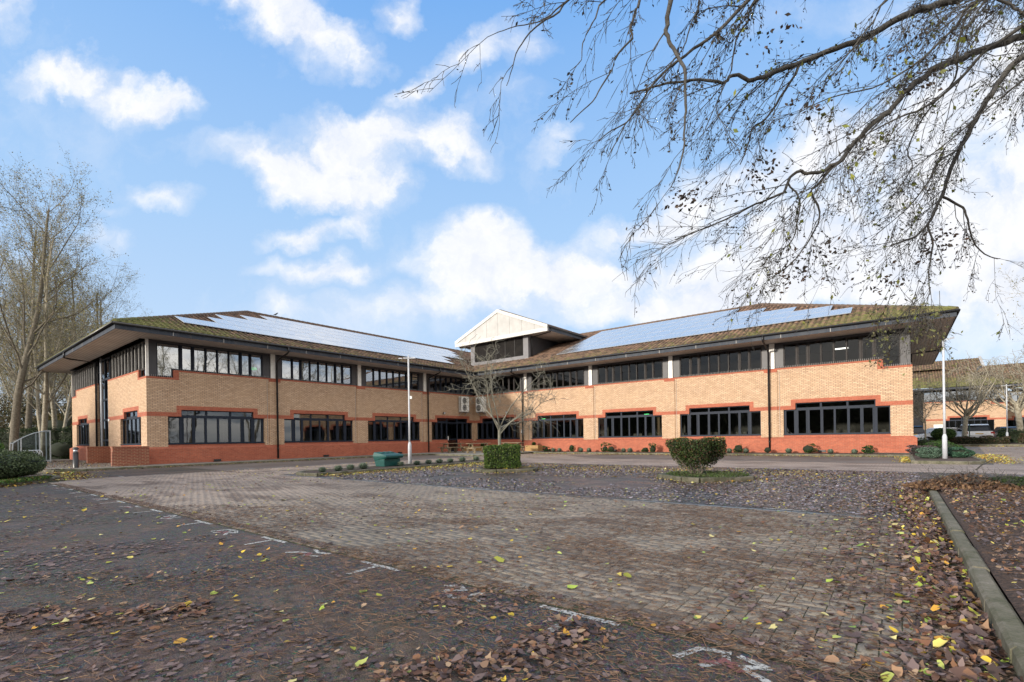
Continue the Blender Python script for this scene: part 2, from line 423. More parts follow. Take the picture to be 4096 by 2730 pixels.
def solarmat():
    m, nt, b = newmat('solar_cells'); b.inputs['Metallic'].default_value = .85; u = uvn(nt)
    t = N(nt, 'ShaderNodeTexBrick', offset=0); L(nt, u, t.inputs['Vector']); t.inputs['Scale'].default_value = 1
    t.inputs['Brick Width'].default_value = 1/6; t.inputs['Row Height'].default_value = 1/10; t.inputs['Mortar Size'].default_value = .005
    t.inputs['Color1'].default_value = (.84,.80,.75,1); t.inputs['Color2'].default_value = (.88,.84,.79,1); t.inputs['Mortar'].default_value = (.7,.7,.7,1)
    L(nt, t.outputs[0], b.inputs['Base Color'])
    g = geo(nt)
    L(nt, ramp(nt, noise(nt, g, 1.4, 6, .7), [(.3, (.16,.16,.16)), (.75, (.40,.40,.40))]), b.inputs['Roughness'])
    bump(nt, b, noise(nt, g, 1.1, 3, .5), .05, .02)
    return m
MT['solar'] = solarmat()
def paintmat(name, c):
    m, nt, b = newmat(name); g = geo(nt)
    out = nt.nodes['Material Output']
    b.inputs['Base Color'].default_value = (*c, 1); b.inputs['Roughness'].default_value = .7
    f = noise(nt, g, 38, 6, .75)
    k = ramp(nt, f, [(.42, (0,0,0)), (.51, (1,1,1))])
    t = N(nt, 'ShaderNodeBsdfTransparent')
    mx = N(nt, 'ShaderNodeMixShader'); L(nt, k, mx.inputs[0]); L(nt, t.outputs[0], mx.inputs[1]); L(nt, b.outputs[0], mx.inputs[2])
    L(nt, mx.outputs[0], out.inputs[0]); return m
MT['paint'] = paintmat('worn_white_road_paint', (.42,.42,.40))
MT['paintred'] = paintmat('worn_red_road_paint', (.20,.07,.065))
MT['louvre'] = simple('dark_metal_louvre', (.028,.026,.026), .6, c2=(.045,.04,.038), scale=2.5)
MT['grp'] = simple('pale_grey_cladding', (.40,.39,.38), .6, c2=(.33,.325,.315), scale=1.5)
MT['slate'] = simple('grey_cladding_trim', (.12,.115,.125), .5, c2=(.15,.145,.155), scale=2)
MT['lead'] = simple('lead_flashing', (.33,.32,.31), .6, c2=(.24,.23,.22), scale=4)
def emit(name, c, s):
    m, nt, b = newmat(name); b.inputs['Base Color'].default_value = (*c, 1)
    b.inputs['Emission Color'].default_value = (*c, 1); b.inputs['Emission Strength'].default_value = s; return m
MT['exit'] = emit('lit_exit_sign', (.1,.9,.25), 1.6)
MT['tube'] = emit('lit_ceiling_light', (1,.95,.85), 3.5)
# ------------------------------------------------------------------ camera (heading 38.5 deg left of the long axis of the car park)
YAW, ROLL, FPX, CY, H = 0.6723881, 0.01513, 1946.47, 1753.62, 1.1875
CW, SW = math.cos(YAW), math.sin(YAW)
cd = bpy.data.cameras.new('camera'); cam = bpy.data.objects.new('camera', cd); COL.objects.link(cam)
cd.sensor_width = 36; cd.lens = FPX/4096*36; cd.shift_y = (CY-1365)/4096; cd.clip_end = 3000; cd.clip_start = .05
cam.matrix_world = Matrix.Translation((0, 0, H)) @ Matrix.Rotation(YAW, 4, 'Z') @ Matrix.Rotation(PI/2, 4, 'X') @ Matrix.Rotation(-ROLL, 4, 'Z')
C.camera = cam
def at(x, y, d):
    """a point d metres ahead that the survey of the photograph puts at pixel (x, y)"""
    X, Y = x-2048, y-CY; c, s = math.cos(ROLL), math.sin(ROLL)
    a = (c*X-s*Y)/FPX*d; z = -(s*X+c*Y)/FPX*d
    return Vector((CW*a-SW*d, SW*a+CW*d, H+z))
def fwd(X, Y): return (CW*X-SW*Y, SW*X+CW*Y)
# ================================================================== OFFICE BUILDING
IU, IV = -30.92, 33.26          # inner corner of the L
BZ = .10                        # damp-proof level of the brickwork
LV = IV-25.2; RU = IU+31.5      # near corners: (IU, LV) and (RU, IV)
DEP = 17.8; OFF = 1.64
bld = thing('office_building', 'large L-shaped buff brick office with wide eaves and solar panels on its roof', 'building', (IU, IV, 0))
class Fr:
    """facade frame: s along the wall, o outwards, z up from the brick base"""
    def __init__(f, P, d, n): f.P, f.d, f.n = P, d, n
    def __call__(f, s, o, z): return (f.P[0]+f.d[0]*s+f.n[0]*o, f.P[1]+f.d[1]*s+f.n[1]*o, BZ+z)
    def vn(f, o=1): return (f.n[0]*o, f.n[1]*o, 0)
    def box(f, mb, s0, s1, o0, o1, z0, z1):
        a = f(s0, o0, z0); b = f(s1, o1, z1); mb.box(a[0], b[0], a[1], b[1], a[2], b[2])
def cells(fr, mbs, sb, zb, cell, o=0.0, depth=.13):
    sb = sorted(set(round(x, 4) for x in sb)); zb = sorted(set(round(x, 4) for x in zb))
    ns, nz = len(sb)-1, len(zb)-1
    g = [[cell((sb[i]+sb[i+1])/2, (zb[j]+zb[j+1])/2) for j in range(nz)] for i in range(ns)]
    for i in range(ns):
        for j in range(nz):
            k = g[i][j]; s0, s1, z0, z1 = sb[i], sb[i+1], zb[j], zb[j+1]
            if k: mbs[k].quad(fr(s0,o,z0), fr(s1,o,z0), fr(s1,o,z1), fr(s0,o,z1), fr.vn())
            else:
                dd = (-fr.n[0]*0, 0, 0)
                if i > 0 and g[i-1][j]: mbs[g[i-1][j]].quad(fr(s0,o,z0), fr(s0,o-depth,z0), fr(s0,o-depth,z1), fr(s0,o,z1))
                if i < ns-1 and g[i+1][j]: mbs[g[i+1][j]].quad(fr(s1,o,z0), fr(s1,o-depth,z0), fr(s1,o-depth,z1), fr(s1,o,z1))
                if j > 0 and g[i][j-1]: mbs[g[i][j-1]].quad(fr(s0,o,z0), fr(s1,o,z0), fr(s1,o-depth,z0), fr(s0,o-depth,z0))
                if j < nz-1 and g[i][j+1]: mbs[g[i][j+1]].quad(fr(s0,o,z1), fr(s1,o,z1), fr(s1,o-depth,z1), fr(s0,o-depth,z1))
PANES = [(.99,1.56),(1.77,2.18),(2.33,2.81),(2.93,3.47),(3.57,4.08),(4.22,4.76),(4.94,5.33),(5.56,5.97)]
UP = [(.97,1.56),(1.70,2.12),(2.29,2.81),(2.90,3.41),(3.52,4.04),(4.13,4.65),(4.83,5.22),(5.38,5.96)]
def window(fr, opening, panes, sb, zb, par, o=-.12, fm='frame', gm='glass', dep=.05, sill=None, label=None):
    mbs = {'f': MB()}
    ss = list(sb); zz = list(zb)
    for p in panes: ss += [p[0], p[1]]; zz += [p[2], p[3]]
    lo_s, hi_s, lo_z, hi_z = min(sb), max(sb), min(zb), max(zb)
    def cell(s, z):
        if not opening(s, z): return None
        for p in panes:
            if p[0] < s < p[1] and p[2] < z < p[3]: return None
        return 'f'
    cells(fr, mbs, ss, zz, cell, o, dep)
    # raised edge round each opening light so the frames have depth
    w = mbs['f'].build('window', MT[fm], par)
    if label: w['label'] = label
    gmb = MB()
    for p in panes:
        e = .004
        gmb.quad(fr(p[0]-e,o-dep+.01,p[2]-e), fr(p[1]+e,o-dep+.01,p[2]-e), fr(p[1]+e,o-dep+.01,p[3]+e), fr(p[0]-e,o-dep+.01,p[3]+e), fr.vn())
    gmb.build('pane', MT[gm], w)
    if sill:
        sm = MB(); fr.box(sm, sill[0], sill[1], o-.02, .035, sill[2]-.035, sill[2]+.012); sm.build('sill', MT[fm], w)
    return w
def lower_window(fr, a, b, par, door=False, far_half=None):
    c, d = a+.63, b-.63; m0 = a-1.0
    panes = []
    for k, (p, q) in enumerate(PANES):
        p, q = max(m0+p, a+.05), min(m0+q, b-.05)
        if door and k in (3, 4): continue
        panes.append((p, q, 1.11, 2.48))
    w3 = (d-c)/3
    for k in range(3):
        if door and k == 1: continue
        panes.append((c+w3*k+.05, c+w3*(k+1)-.05, 2.64, 2.88))
    if door:
        panes.append((m0+2.93, m0+4.08, .12, 1.02)); panes.append((m0+2.93, m0+4.08, 1.12, 2.48)); panes.append((m0+2.93, m0+4.08, 2.58, 2.88))
    def op(s, z):
        if door and m0+2.85 < s < m0+4.16 and .04 < z < 2.0: return True
        return (a < s < b and 1.05 < z < 2.55) or (c < s < d and 2.5 < z < 2.925)
    zb = [1.05, 2.55, 2.925] + ([.04] if door else [])
    sb = [a, b, c, d] + ([m0+2.85, m0+4.16] if door else [])
    w = window(fr, op, panes, sb, zb, par, sill=(a-.02, b+.02, 1.05) if not door else None)
    # handles and thicker edge of the opening lights, one mesh with the frame's look
    for k in (1, 6):
        hb = MB()
        p, q = m0+PANES[k][0], m0+PANES[k][1]
        for (x0, x1, z0, z1) in ((p-.05, p, 1.06, 2.53), (q, q+.05, 1.06, 2.53), (p, q, 1.06, 1.11), (p, q, 2.48, 2.53)):
            fr.box(hb, x0, x1, -.118, -.095, z0, z1)
        hb.build('casement', MT['frame'], w)
        hb = MB(); fr.box(hb, q+.015, q+.04, -.095, -.06, 1.45, 1.6); hb.build('handle', MT['frame'], w)
    if door:
        h = MB(); fr.box(h, m0+2.95, m0+3.0, -.11, -.04, 1.0, 1.35); h.build('handle', MT['white'], w)
    return w
def upper_strip(fr, k, par, last=False, first=False, stepdown=1.23, rng=None, fm='frame2'):
    m0 = 6.3*k; s0 = m0+.06 if first else m0+.48; s1 = m0+6.49
    if last: s1 = m0+6.24
    pn = [(m0+p, m0+q) for p, q in UP]
    if first: pn[0] = (.54, 1.52)
    panes = [(p, q, 5.17, 6.47) for p, q in pn]
    def op(s, z):
        if first and s < stepdown and z > 4.66: return True
        return s0 < s < s1 and z > 5.10
    zb = [5.10, 6.60]; sb = [s0, s1]
    if first:
        zb.append(4.66); sb.append(stepdown)
        panes[0] = (.54, 1.52, 5.17, 6.47); panes.append((.54, stepdown-.05, 4.74, 5.169))
    w = window(fr, op, panes, sb, zb, par, o=-.10, fm=fm, gm='glassup' if fm == 'frame' else 'glassdim', dep=.05)
    # wide dark spandrel leaves beside the posts and the deep head, standing proud of the glazing
    pl_ = []
    if not last: pl_.append((m0+6.03, m0+6.47, 5.12, 6.495, 'side_panel', -.07))
    if not first: pl_.append((m0+.50, m0+.90, 5.12, 6.495, 'side_panel', -.07))
    else: pl_.append((.07, .49, 4.68, 6.495, 'side_panel', -.07))
    pl_.append((s0, s1, 6.50, 6.62, 'head_panel', -.055))
    for x0, x1, za, zb_, nm, oo in pl_:
        pb = MB(); fr.box(pb, x0, x1, -.10, oo, za, zb_); pb.build(nm, MT['char'], w)
    for (p, q), (p2, q2) in zip(pn[:-1], pn[1:]):
        mb = MB(); fr.box(mb, (q+p2)/2-.03, (q+p2)/2+.03, -.10, -.05, 5.12, 6.49); mb.build('mullion', MT[fm], w)
    mb = MB()
    # bird spikes along the sill
    for j in range(int((s1-s0)/.09)):
        s = s0+.09*j
        z = 5.10 if not (first and s < stepdown) else 4.66
        mb.bar(fr(s, -.02, z), fr(s, -.02, z+.11), .012)
    mb.build('bird_spikes', MT['lead'], w)['kind'] = 'stuff'
    return w
def facade(fr, n, par, side, door_bay=None):
    Ltot = 6.3*n
    wins = []
    for k in range(n):
        wins.append((6.3*k+(.95 if k == 0 else 1.0), 6.3*k+(6.05 if k == 0 else 6.03), k == door_bay))
    mbs = {'buff': MB(), 'red': MB(), 'band': MB()}
    sb = [0, Ltot, 1.23, 1.49]; zb = [.0, .9, 1.05, 2.55, 2.78, 2.925, 3.15, 4.55, 4.66, 5.0, 5.09]
    for a, b, dr in wins:
        c, d = a+.63, b-.63; sb += [a, b, c, d, c-.23, d+.23]
        if dr: sb += [a-1+2.85, a-1+4.16]
    def cell(s, z):
        if z < .9:
            for a, b, dr in wins:
                if dr and a-1+2.85 < s < a-1+4.16: return None
            return 'red'
        for a, b, dr in wins:
            c, d = a+.63, b-.63
            if dr and a-1+2.85 < s < a-1+4.16 and z < 2.6: return None
            if a < s < b:
                if z < 1.05: return 'red'
                if z < 2.55: return None
            if c < s < d and z < 2.925: return None
            if c-.23 < s < d+.23 and 2.55 < z < 3.15:
                if s < c or s > d or z > 2.925: return 'band'
                return None
        if 2.55 < z < 2.78: return 'band'
        if z < 3.15: return 'buff'
        if s < 1.23:
            return 'buff' if z < 4.55 else ('band' if z < 4.66 else None)
        if s < 1.49 and 4.55 < z: return 'band'
        return 'buff' if z < 5.0 else 'band'
    cells(fr, mbs, sb, zb, cell, 0, .16)
    # projecting chamfered plinth
    pm = MB()
    segs = [(0-.15, Ltot)]
    for a, b, dr in wins:
        if dr: segs = [(-.15, a-1+2.8), (a-1+4.2, Ltot)]
    for s0, s1 in segs:
        s1 = s1-.15 if s1 == Ltot else s1
        pm.quad(fr(s0,.15,-.1), fr(s1,.15,-.1), fr(s1,.15,.80), fr(s0,.15,.80), fr.vn())
        e0 = 0 if s0 < 0 else s0
        pm.quad(fr(s0,.15,.80), fr(s1,.15,.80), fr(s1+(.15 if s1 > Ltot-.3 else 0),0,.902), fr(e0,0,.902), (fr.n[0], fr.n[1], 1))
        if s0 > 0: pm.quad(fr(s0,.15,-.1), fr(s0,0,-.1), fr(s0,0,.9), fr(s0,.15,.8))
        if s1 < Ltot-1: pm.quad(fr(s1,.15,-.1), fr(s1,0,-.1), fr(s1,0,.9), fr(s1,.15,.8))
    # pilasters over the piers
    for k in range(n-1 if True else n):
        for (z0, z1, mt_) in ((.9, 2.55, 'buff'), (2.55, 2.78, 'red'), (2.78, 4.86, 'buff'), (4.86, 5.0, 'red')):
            pb = MB(); fr.box(pb, 6.3*k+6.36, 6.3*k+7.08, -.05, .055, z0, z1); pb.build('pilaster' if mt_ == 'buff' else 'pilaster_band', MT[mt_], par)
    mbs['buff'].build('wall', MT['buff'], par); mbs['band'].build('brick_band', MT['red'], par)
    pm.v += mbs['red'].v; off = len(pm.v)-len(mbs['red'].v)
    pm.f += [tuple(i+off for i in f) for f in mbs['red'].f]
    pm.build('plinth', MT['red'], par)
    for k, (a, b, dr) in enumerate(wins): lower_window(fr, a, b, par, door=dr)
    for k in range(n): upper_strip(fr, k, par, last=(k == n-1), first=(k == 0), fm='frame' if side == 'l' else 'frame2')
    for k in range(n-1):
        pb = MB(); fr.box(pb, 6.3*k+6.50, 6.3*k+6.78, -.12, .0, 5.09, 6.62); pb.build('post', MT['post'], par)
    for k in range(n-1):   # dark reveal strip beside posts
        pb = MB(); fr.box(pb, 6.3*k+6.47, 6.3*k+6.81, -.14, -.10, 5.09, 6.62); pb.build('post_backing', MT['char'], par)
frL = Fr((IU, LV), (0, 1), (1, 0))
frR = Fr((RU, IV), (-1, 0), (0, -1))
frE = Fr((IU, LV), (-1, 0), (0, -1))
for fr_, ss_ in ((frL, (3.1, 9.9, 16.2)), (frR, (3.9, 10.2, 17.0, 22.9))):
    for s_ in ss_:
        vb = MB(); fr_.box(vb, s_, s_+.36, .15, .24, .02, .14); vb.build('plinth_vent', MT['black'], bld)
        vb = MB(); vb.tube([fr_(6.25+6.3*ss_.index(s_), .012, .92), fr_(6.25+6.3*ss_.index(s_), .012, 4.9)], .012, 5); vb.build('cable', MT['lead'], bld)
facade(frL, 4, bld, 'l', door_bay=3)
facade(frR, 5, bld, 'r')
# ---- end wall of the left wing, with the glazed stair strip
def end_wall(fr, par):
    W = [(1.0, 4.95, 1.6, 4.2), (12.55, 16.4, 13.2, 15.8)]
    sb = [0, DEP, 1.3, 1.5, 16.3, 16.5, 7.6, 10.3]; zb = [0, .9, 1.05, 2.55, 2.78, 2.925, 3.15, 4.55, 4.66, 5.0, 5.09]
    for a, b, c, d in W: sb += [a, b, c, d, c-.23, d+.23]
    def cell(s, z):
        if 7.6 < s < 10.3: return None
        if z < .9: return 'red'
        for a, b, c, d in W:
            if a < s < b:
                if z < 1.05: return 'red'
                if z < 2.55: return None
            if c < s < d and z < 2.925: return None
            if c-.23 < s < d+.23 and 2.55 < z < 3.15: return 'band'
        if 2.55 < z < 2.78: return 'band'
        if z < 3.15: return 'buff'
        if s < 1.3 or s > 16.5: return 'buff' if z < 4.55 else ('sill' if z < 4.66 else None)
        if (s < 1.5 or s > 16.3) and z > 4.55: return 'sill'
        return 'buff' if z < 5.0 else 'sill'
    for s0, s1 in ((-.15, 7.6), (10.3, DEP+.15)):
        mbs = {'buff': MB(), 'red': MB(), 'band': MB(), 'sill': MB()}
        cells(fr, mbs, sb, zb, lambda s, z: cell(s, z) if s0 < s < s1 else None, 0, .16)
        mbs['buff'].build('wall', MT['buff'], par); mbs['band'].build('brick_band', MT['red'], par); mbs['sill'].build('brick_sill_band', MT['red'], par)
        pm = mbs['red']
        pm.quad(fr(s0,.15,-.1), fr(s1,.15,-.1), fr(s1,.15,.80), fr(s0,.15,.80), fr.vn())
        pm.quad(fr(s0,.15,.80), fr(s1,.15,.80), fr(s1-(.15 if s1 > DEP else 0),0,.902), fr(0 if s0 < 0 else s0,0,.902), (fr.n[0], fr.n[1], 1))
        pm.build('plinth', MT['red'], par)
    for a, b, c, d in W:
        w5 = (b-a)/5
        panes = [(a+w5*k+.05, a+w5*(k+1)-.05, 1.11, 2.48) for k in range(5)] + [(c+.05, (c+d)/2-.04, 2.64, 2.88), ((c+d)/2+.04, d-.05, 2.64, 2.88)]
        window(fr, lambda s, z, a=a, b=b, c=c, d=d: (a < s < b and z < 2.55) or (c < s < d and z < 2.925), panes, [a, b, c, d], [1.05, 2.55, 2.925], par, sill=(a-.02, b+.02, 1.05))
    # upper glazing: narrow lights with pale posts between them
    for s0, s1, x0, x1 in ((.06, 7.3, 0, 1.3), (10.6, DEP-.06, 16.5, 20)):
        n = int(round((s1-s0)/.66)); w = (s1-s0)/n
        panes = [(s0+w*k+.05, s0+w*(k+1)-.05, 5.17, 6.47) for k in range(n)]
        wd = window(fr, lambda s, z, x0=x0, x1=x1: z > 5.1 or (x0 <= s < x1 and z > 4.66), panes + ([(x0+.12, x1-.08, 4.74, 5.05)] if x0 == 0 else []), [s0, s1, max(x0, s0), min(x1, s1)], [4.66, 5.1, 6.6], par, o=-.10, fm='frame2', gm='glassup', dep=.05)
        for k in range(1, n):
            mb = MB(); fr.box(mb, s0+w*k-.035, s0+w*k+.035, -.10, -.02, 5.12, 6.5); mb.build('mullion', MT['lead'], wd)
    # stair strip
    panes = [(7.66, 8.88, z, z+1.18) for z in (.1, 1.4, 2.7, 4.0, 5.3)] + [(9.02, 10.24, z, z+1.18) for z in (.1, 1.4, 2.7, 4.0, 5.3)]
    wd = window(fr, lambda s, z: True, panes, [7.6, 10.3], [.0, 6.6], par, o=-.12, fm='frame', gm='glassup', dep=.06, label='full height glazed stair strip in the end wall')
    mb = MB(); mb.tube([fr(8.95, .05, 0), fr(8.95, .05, 6.6)], .055, 12); mb.build('column', MT['pole'], par, smooth=True)
    for z in (1.3, 2.6, 3.9, 5.2):
        mb = MB()
    # side posts
    for x0, x1 in ((-.01, .06), (DEP-.06, DEP+.01)):
        mb = MB(); fr.box(mb, x0, x1, -.12, .01, 4.66, 6.62); mb.build('post', MT['post'], par)
end_wall(frE, bld)
# hidden backs: simple brick so the block is closed from every side
bk = MB()
bu0, bv1 = IU-DEP, IV+DEP
z0, z1 = BZ, BZ+6.6
for a, b, n in (((bu0, LV), (bu0, bv1), (-1,0,0)), ((bu0, bv1), (RU, bv1), (0,1,0)), ((RU, bv1), (RU, IV), (1,0,0))):
    bk.quad((a[0],a[1],z0), (b[0],b[1],z0), (b[0],b[1],z1-1.5), (a[0],a[1],z1-1.5), n)
bk.build('wall', MT['buff'], bld)
bk = MB()
for a, b in (((bu0+.05, LV+.06), (bu0+.05, bv1-.05)), ((bu0+.05, bv1-.05), (RU-.05, bv1-.05)), ((RU-.05, bv1-.05), (RU-.05, IV+.05))):
    bk.quad((a[0],a[1],z1-1.5), (b[0],b[1],z1-1.5), (b[0],b[1],z1), (a[0],a[1],z1))
bk.build('upper_glazing', MT['char'], bld)
# interior: floors, ceilings and a back wall some way in
def pbox(name, mt, *b6):
    mb = MB(); mb.box(*b6); return mb.build(name, MT[mt], bld)
for z in (BZ+.02, BZ+3.05, BZ+4.5):
    pbox('floor', 'carpet', bu0+.3, IU-.35, LV+.35, bv1-.3, z-.02, z); pbox('floor', 'carpet', IU-.35, RU-.35, IV+.35, bv1-.3, z-.02, z)
pbox('partition', 'wallin', IU-6.2, IU-6.0, LV+6, bv1-1, BZ, 6.7); pbox('partition', 'wallin', IU-6, RU-.5, IV+6.0, IV+6.2, BZ, 6.7); pbox('partition', 'wallin', bu0+1, IU-6.2, LV+6, LV+6.2, BZ, 6.7)
for k in range(5): pbox('partition', 'wallin', RU-.4-6.3*k-.1, RU-.4-6.3*k, IV+3.0, IV+6, BZ, 6.7)
for k in range(1, 4): pbox('partition', 'wallin', IU-6, IU-3.0, LV+6.3*k, LV+6.3*k+.1, BZ, 6.7)
for k in range(14):   # desks, cabinets and ceiling lights seen dimly through the glass
    s = 1.5+1.75*k; pbox('desk', 'wood', IU-2.6, IU-1.2, LV+s, LV+s+1.2, BZ+.70, BZ+.74); pbox('cabinet', 'wallin', IU-3.6, IU-3.0, LV+s, LV+s+.7, BZ, BZ+1.3)
for k in range(16):
    s = 1.2+1.9*k; pbox('desk', 'wood', RU-s-1.2, RU-s, IV+1.2, IV+2.5, BZ+.70, BZ+.74); pbox('cabinet', 'wallin', RU-s-.7, RU-s, IV+3.0, IV+3.6, BZ, BZ+1.3)
def curtain(fr, s0, s1, z0=1.1, z1=2.6):
    cu = MB()
    n = max(4, int((s1-s0)/.045)); pts = []
    for k in range(n+1): pts.append((s0+(s1-s0)*k/n, -.42+.04*math.sin(k*1.9)))
    for p, q in zip(pts[:-1], pts[1:]): cu.quad(fr(p[0], p[1], z0), fr(q[0], q[1], z0), fr(q[0], q[1], z1), fr(p[0], p[1], z1))
    cu.build('curtain', MT['curtain'], bld)
for s in ((7.9,8.3),(11.3,11.8),(14.0,14.5),(15.9,16.3),(17.5,18.1),(1.75,2.3),(3.55,4.1)): curtain(frL, *s)
for s in ((20.4,20.8),(24.0,24.5),(26.6,27.0),(13.9,14.2)): curtain(frR, *s)
# ---- soffit, fascia, gutter
E = OFF
eu, ev = IU+E, IV-E                         # inner eave lines
lu, lv, ru, bv = bu0-E, LV-E, RU+E, bv1+E   # outer eave lines
SZ = BZ+6.63
for mt_, q in (('soffx', (IU-.2, eu-.03, LV-.2, ev)), ('soffx', (RU-.2, ru-.03, ev+.03, bv-.1)), ('soffx', (lu+.03, bu0+.2, lv+.03, bv-.1)),
               ('soffy', (bu0+.2, eu-.03, lv+.03, LV-.2)), ('soffy', (IU-.2, RU-.2, ev+.03, IV+.2)), ('soffy', (bu0+.2, RU-.2, bv1-.2, bv-.1))): pbox('soffit', mt_, *q, SZ, SZ+.03)
path = [(lu, lv), (eu, lv), (eu, ev), (ru, ev), (ru, bv), (lu, bv), (lu, lv)]
fz0, fz1 = SZ-.01, SZ+.25
for k, (a, b) in enumerate(zip(path[:-1], path[1:])):
    fa = MB(); dx, dy = b[0]-a[0], b[1]-a[1]; ln = math.hypot(dx, dy); dx, dy = dx/ln, dy/ln; nx, ny = dy, -dx
    x0, y0 = min(a[0], b[0]), min(a[1], b[1]); x1, y1 = max(a[0], b[0]), max(a[1], b[1])
    t = .03
    if abs(dx) > .5: fa.box(x0, x1, a[1]-(t if ny > 0 else 0), a[1]+(t if ny < 0 else 0), fz0, fz1)
    else: fa.box(a[0]-(t if nx > 0 else 0), a[0]+(t if nx < 0 else 0), y0+t+.002, y1-t-.002, fz0, fz1)
    fa.build('fascia', MT['fascia'], bld)
    gu = MB(); o = .075
    p = Vector((a[0]+nx*o, a[1]+ny*o, fz1+.015)); q = Vector((b[0]+nx*o, b[1]+ny*o, fz1+.015))
    def sh(k2):   # mitre at corners: outer corners extend, the inner corner shortens
        return .075 if k2 != 2 else -.075
    p -= Vector((dx, dy, 0))*sh(k); q += Vector((dx, dy, 0))*sh((k+1) % 6)
    gu.tube([p, q], .065, 10); gu.build('gutter', MT['black'], bld, smooth=True)
    for j in range(1, int(ln/2.4)):   # fascia cover joints
        jb = MB()
        c = Vector((a[0]+dx*2.4*j+nx*.004, a[1]+dy*2.4*j+ny*.004, (fz0+fz1)/2))
        jb.obox(c, Vector((dx, dy, 0))*.018, Vector((nx, ny, 0))*.006, (0, 0, .125))
        jb.build('fascia_joint', MT['lead'], bld)
# ---- pantiled roof
EZ = SZ+.30
T = (11.32-EZ)/10.54
RNG = np.random.default_rng(5)
def tiles(name, o, ex, ey, width, rows, lo, hi, par, dx=.075, course=.33, wave=.05):
    """corrugated tile field. o origin at eave, ex unit along the eave, ey unit up-slope (3D); lo/hi give limits along ex at distance t"""
    o, ex, ey = np.array(o, float), np.array(ex, float), np.array(ey, float); n = np.cross(ex, ey); n /= np.linalg.norm(n)
    if n[2] < 0: n = -n
    xs = np.arange(0, width+dx, dx); V = []; Fc = []; Cc = []
    cnt = 0
    for r in range(int(math.ceil(rows/course))):
        t0 = r*course; t1 = min(rows, t0+course)
        tc = (t0+t1)/2
        a, b = lo(tc), hi(tc)
        x = xs[(xs > a-dx) & (xs < b+dx)]
        if len(x) < 2: continue
        x = np.clip(x, a, b)
        ph = x/.30*2*PI
        h = wave*(np.abs(np.sin(ph/2))**1.0)*1.5
        j = RNG.normal(0, .003, len(x))
        for tt, hh in ((t0-.02, .030), (t1, .006)):
            P = o + ex*x[:, None] + ey*tt + n*((h+hh+j)[:, None])
            V.append(P)
        Pf = o + ex*x[:, None] + ey*(t0-.02) + n*((h*.3+.0)[:, None]); V.append(Pf)
        m = len(x); i = np.arange(m-1)
        Fc.append(np.stack([cnt+i, cnt+i+1, cnt+m+i+1, cnt+m+i], 1))
        Fc.append(np.stack([cnt+2*m+i, cnt+2*m+i+1, cnt+i+1, cnt+i], 1))
        base = np.array([.125, .075, .050])
        tid = np.floor(x[:-1]/.30).astype(int)
        rv = RNG.uniform(.45, 1.5, tid.max()+2)
        cc = base*(rv[tid]*np.where(np.abs(((x[:-1]+dx/2)/.30) % 1-.5) > .3, .55, 1.15))[:, None]  # darker troughs and lighter crests: corrugation shading put into the tile colour
        Cc.append(cc); Cc.append(cc*.8); cnt += 3*m
    return fastmesh(name, np.concatenate(V)-np.array(wloc(par)), np.concatenate(Fc), MT['tile'], par, np.concatenate(Cc))
sl = math.hypot(1, T); RL = 10.54*sl
ridgeu, ridgev = eu-10.54, ev+10.54
k1 = 1/sl
tiles('roof', (eu+.05, lv-.05, EZ-.02), (0, 1, 0), (-k1, 0, T*k1), ev-lv+10.6, RL, lambda t: t*k1, lambda t: (ev-lv)+.08+t*k1, bld)
tiles('roof', (eu+.05, lv-.05, EZ-.02), (-1, 0, 0), (0, k1, T*k1), eu-lu+.1, RL, lambda t: t*k1, lambda t: (eu-lu)+.1-t*k1, bld)
tiles('roof', (ru+.05, ev-.05, EZ-.02), (-1, 0, 0), (0, k1, T*k1), ru-eu+10.6, RL, lambda t: t*k1, lambda t: (ru-eu)+.05+t*k1, bld)
rf = MB(); RZ = EZ+T*10.54
rf.quad((lu,lv,EZ), (ridgeu,lv+10.54,RZ), (ridgeu,ridgev,RZ), (lu,bv,EZ)); rf.quad((lu,bv,EZ), (ridgeu,ridgev,RZ), (ru-10.54,ridgev,RZ), (ru,bv,EZ))
rf.poly([(ru,ev,EZ), (ru-10.54,ridgev,RZ), (ru,bv,EZ)])
o = rf.build('roof', MT['tile'], bld)
a = o.data.color_attributes.new('Col', 'FLOAT_COLOR', 'CORNER')
for dd in a.data: dd.color = (.12, .072, .048, 1)
# hip and ridge cappings
hp = MB()
def capline(a, b, nseg):
    a, b = Vector(a), Vector(b)
    for j in range(nseg):
        p = a.lerp(b, j/nseg); q = a.lerp(b, (j+1.06)/nseg)
        hp.tube([p, q], [.13, .105], 8)
capline((eu, lv, EZ+.05), (ridgeu, lv+10.54, RZ+.05), 34); capline((lu, lv, EZ+.05), (ridgeu, lv+10.54, RZ+.05), 34)
capline((ridgeu, lv+10.54, RZ+.05), (ridgeu, ridgev, RZ+.05), 56); capline((ridgeu, ridgev, RZ+.05), (ru-10.54, ridgev, RZ+.05), 70)
capline((ru-10.54, ridgev, RZ+.05), (ru, ev, EZ+.05), 34); capline((ru-10.54, ridgev, RZ+.05), (ru, bv, EZ+.05), 34)
o = hp.build('ridge_tiles', MT['tile'], bld)
a = o.data.color_attributes.new('Col', 'FLOAT_COLOR', 'CORNER')
cc = np.ones((len(a.data), 4), np.float32); cc[:, :3] = (.11, .075, .055); a.data.foreach_set('color', cc.ravel())
vl = MB(); vl.quad((eu+.2,ev-.2,EZ+.0), (eu-.35,ev-.05,EZ+.1), (eu-2.2,ev+1.6,EZ+.78), (eu-1.6,ev+2.2,EZ+.78)); vl.build('valley_flashing', MT['lead'], bld)
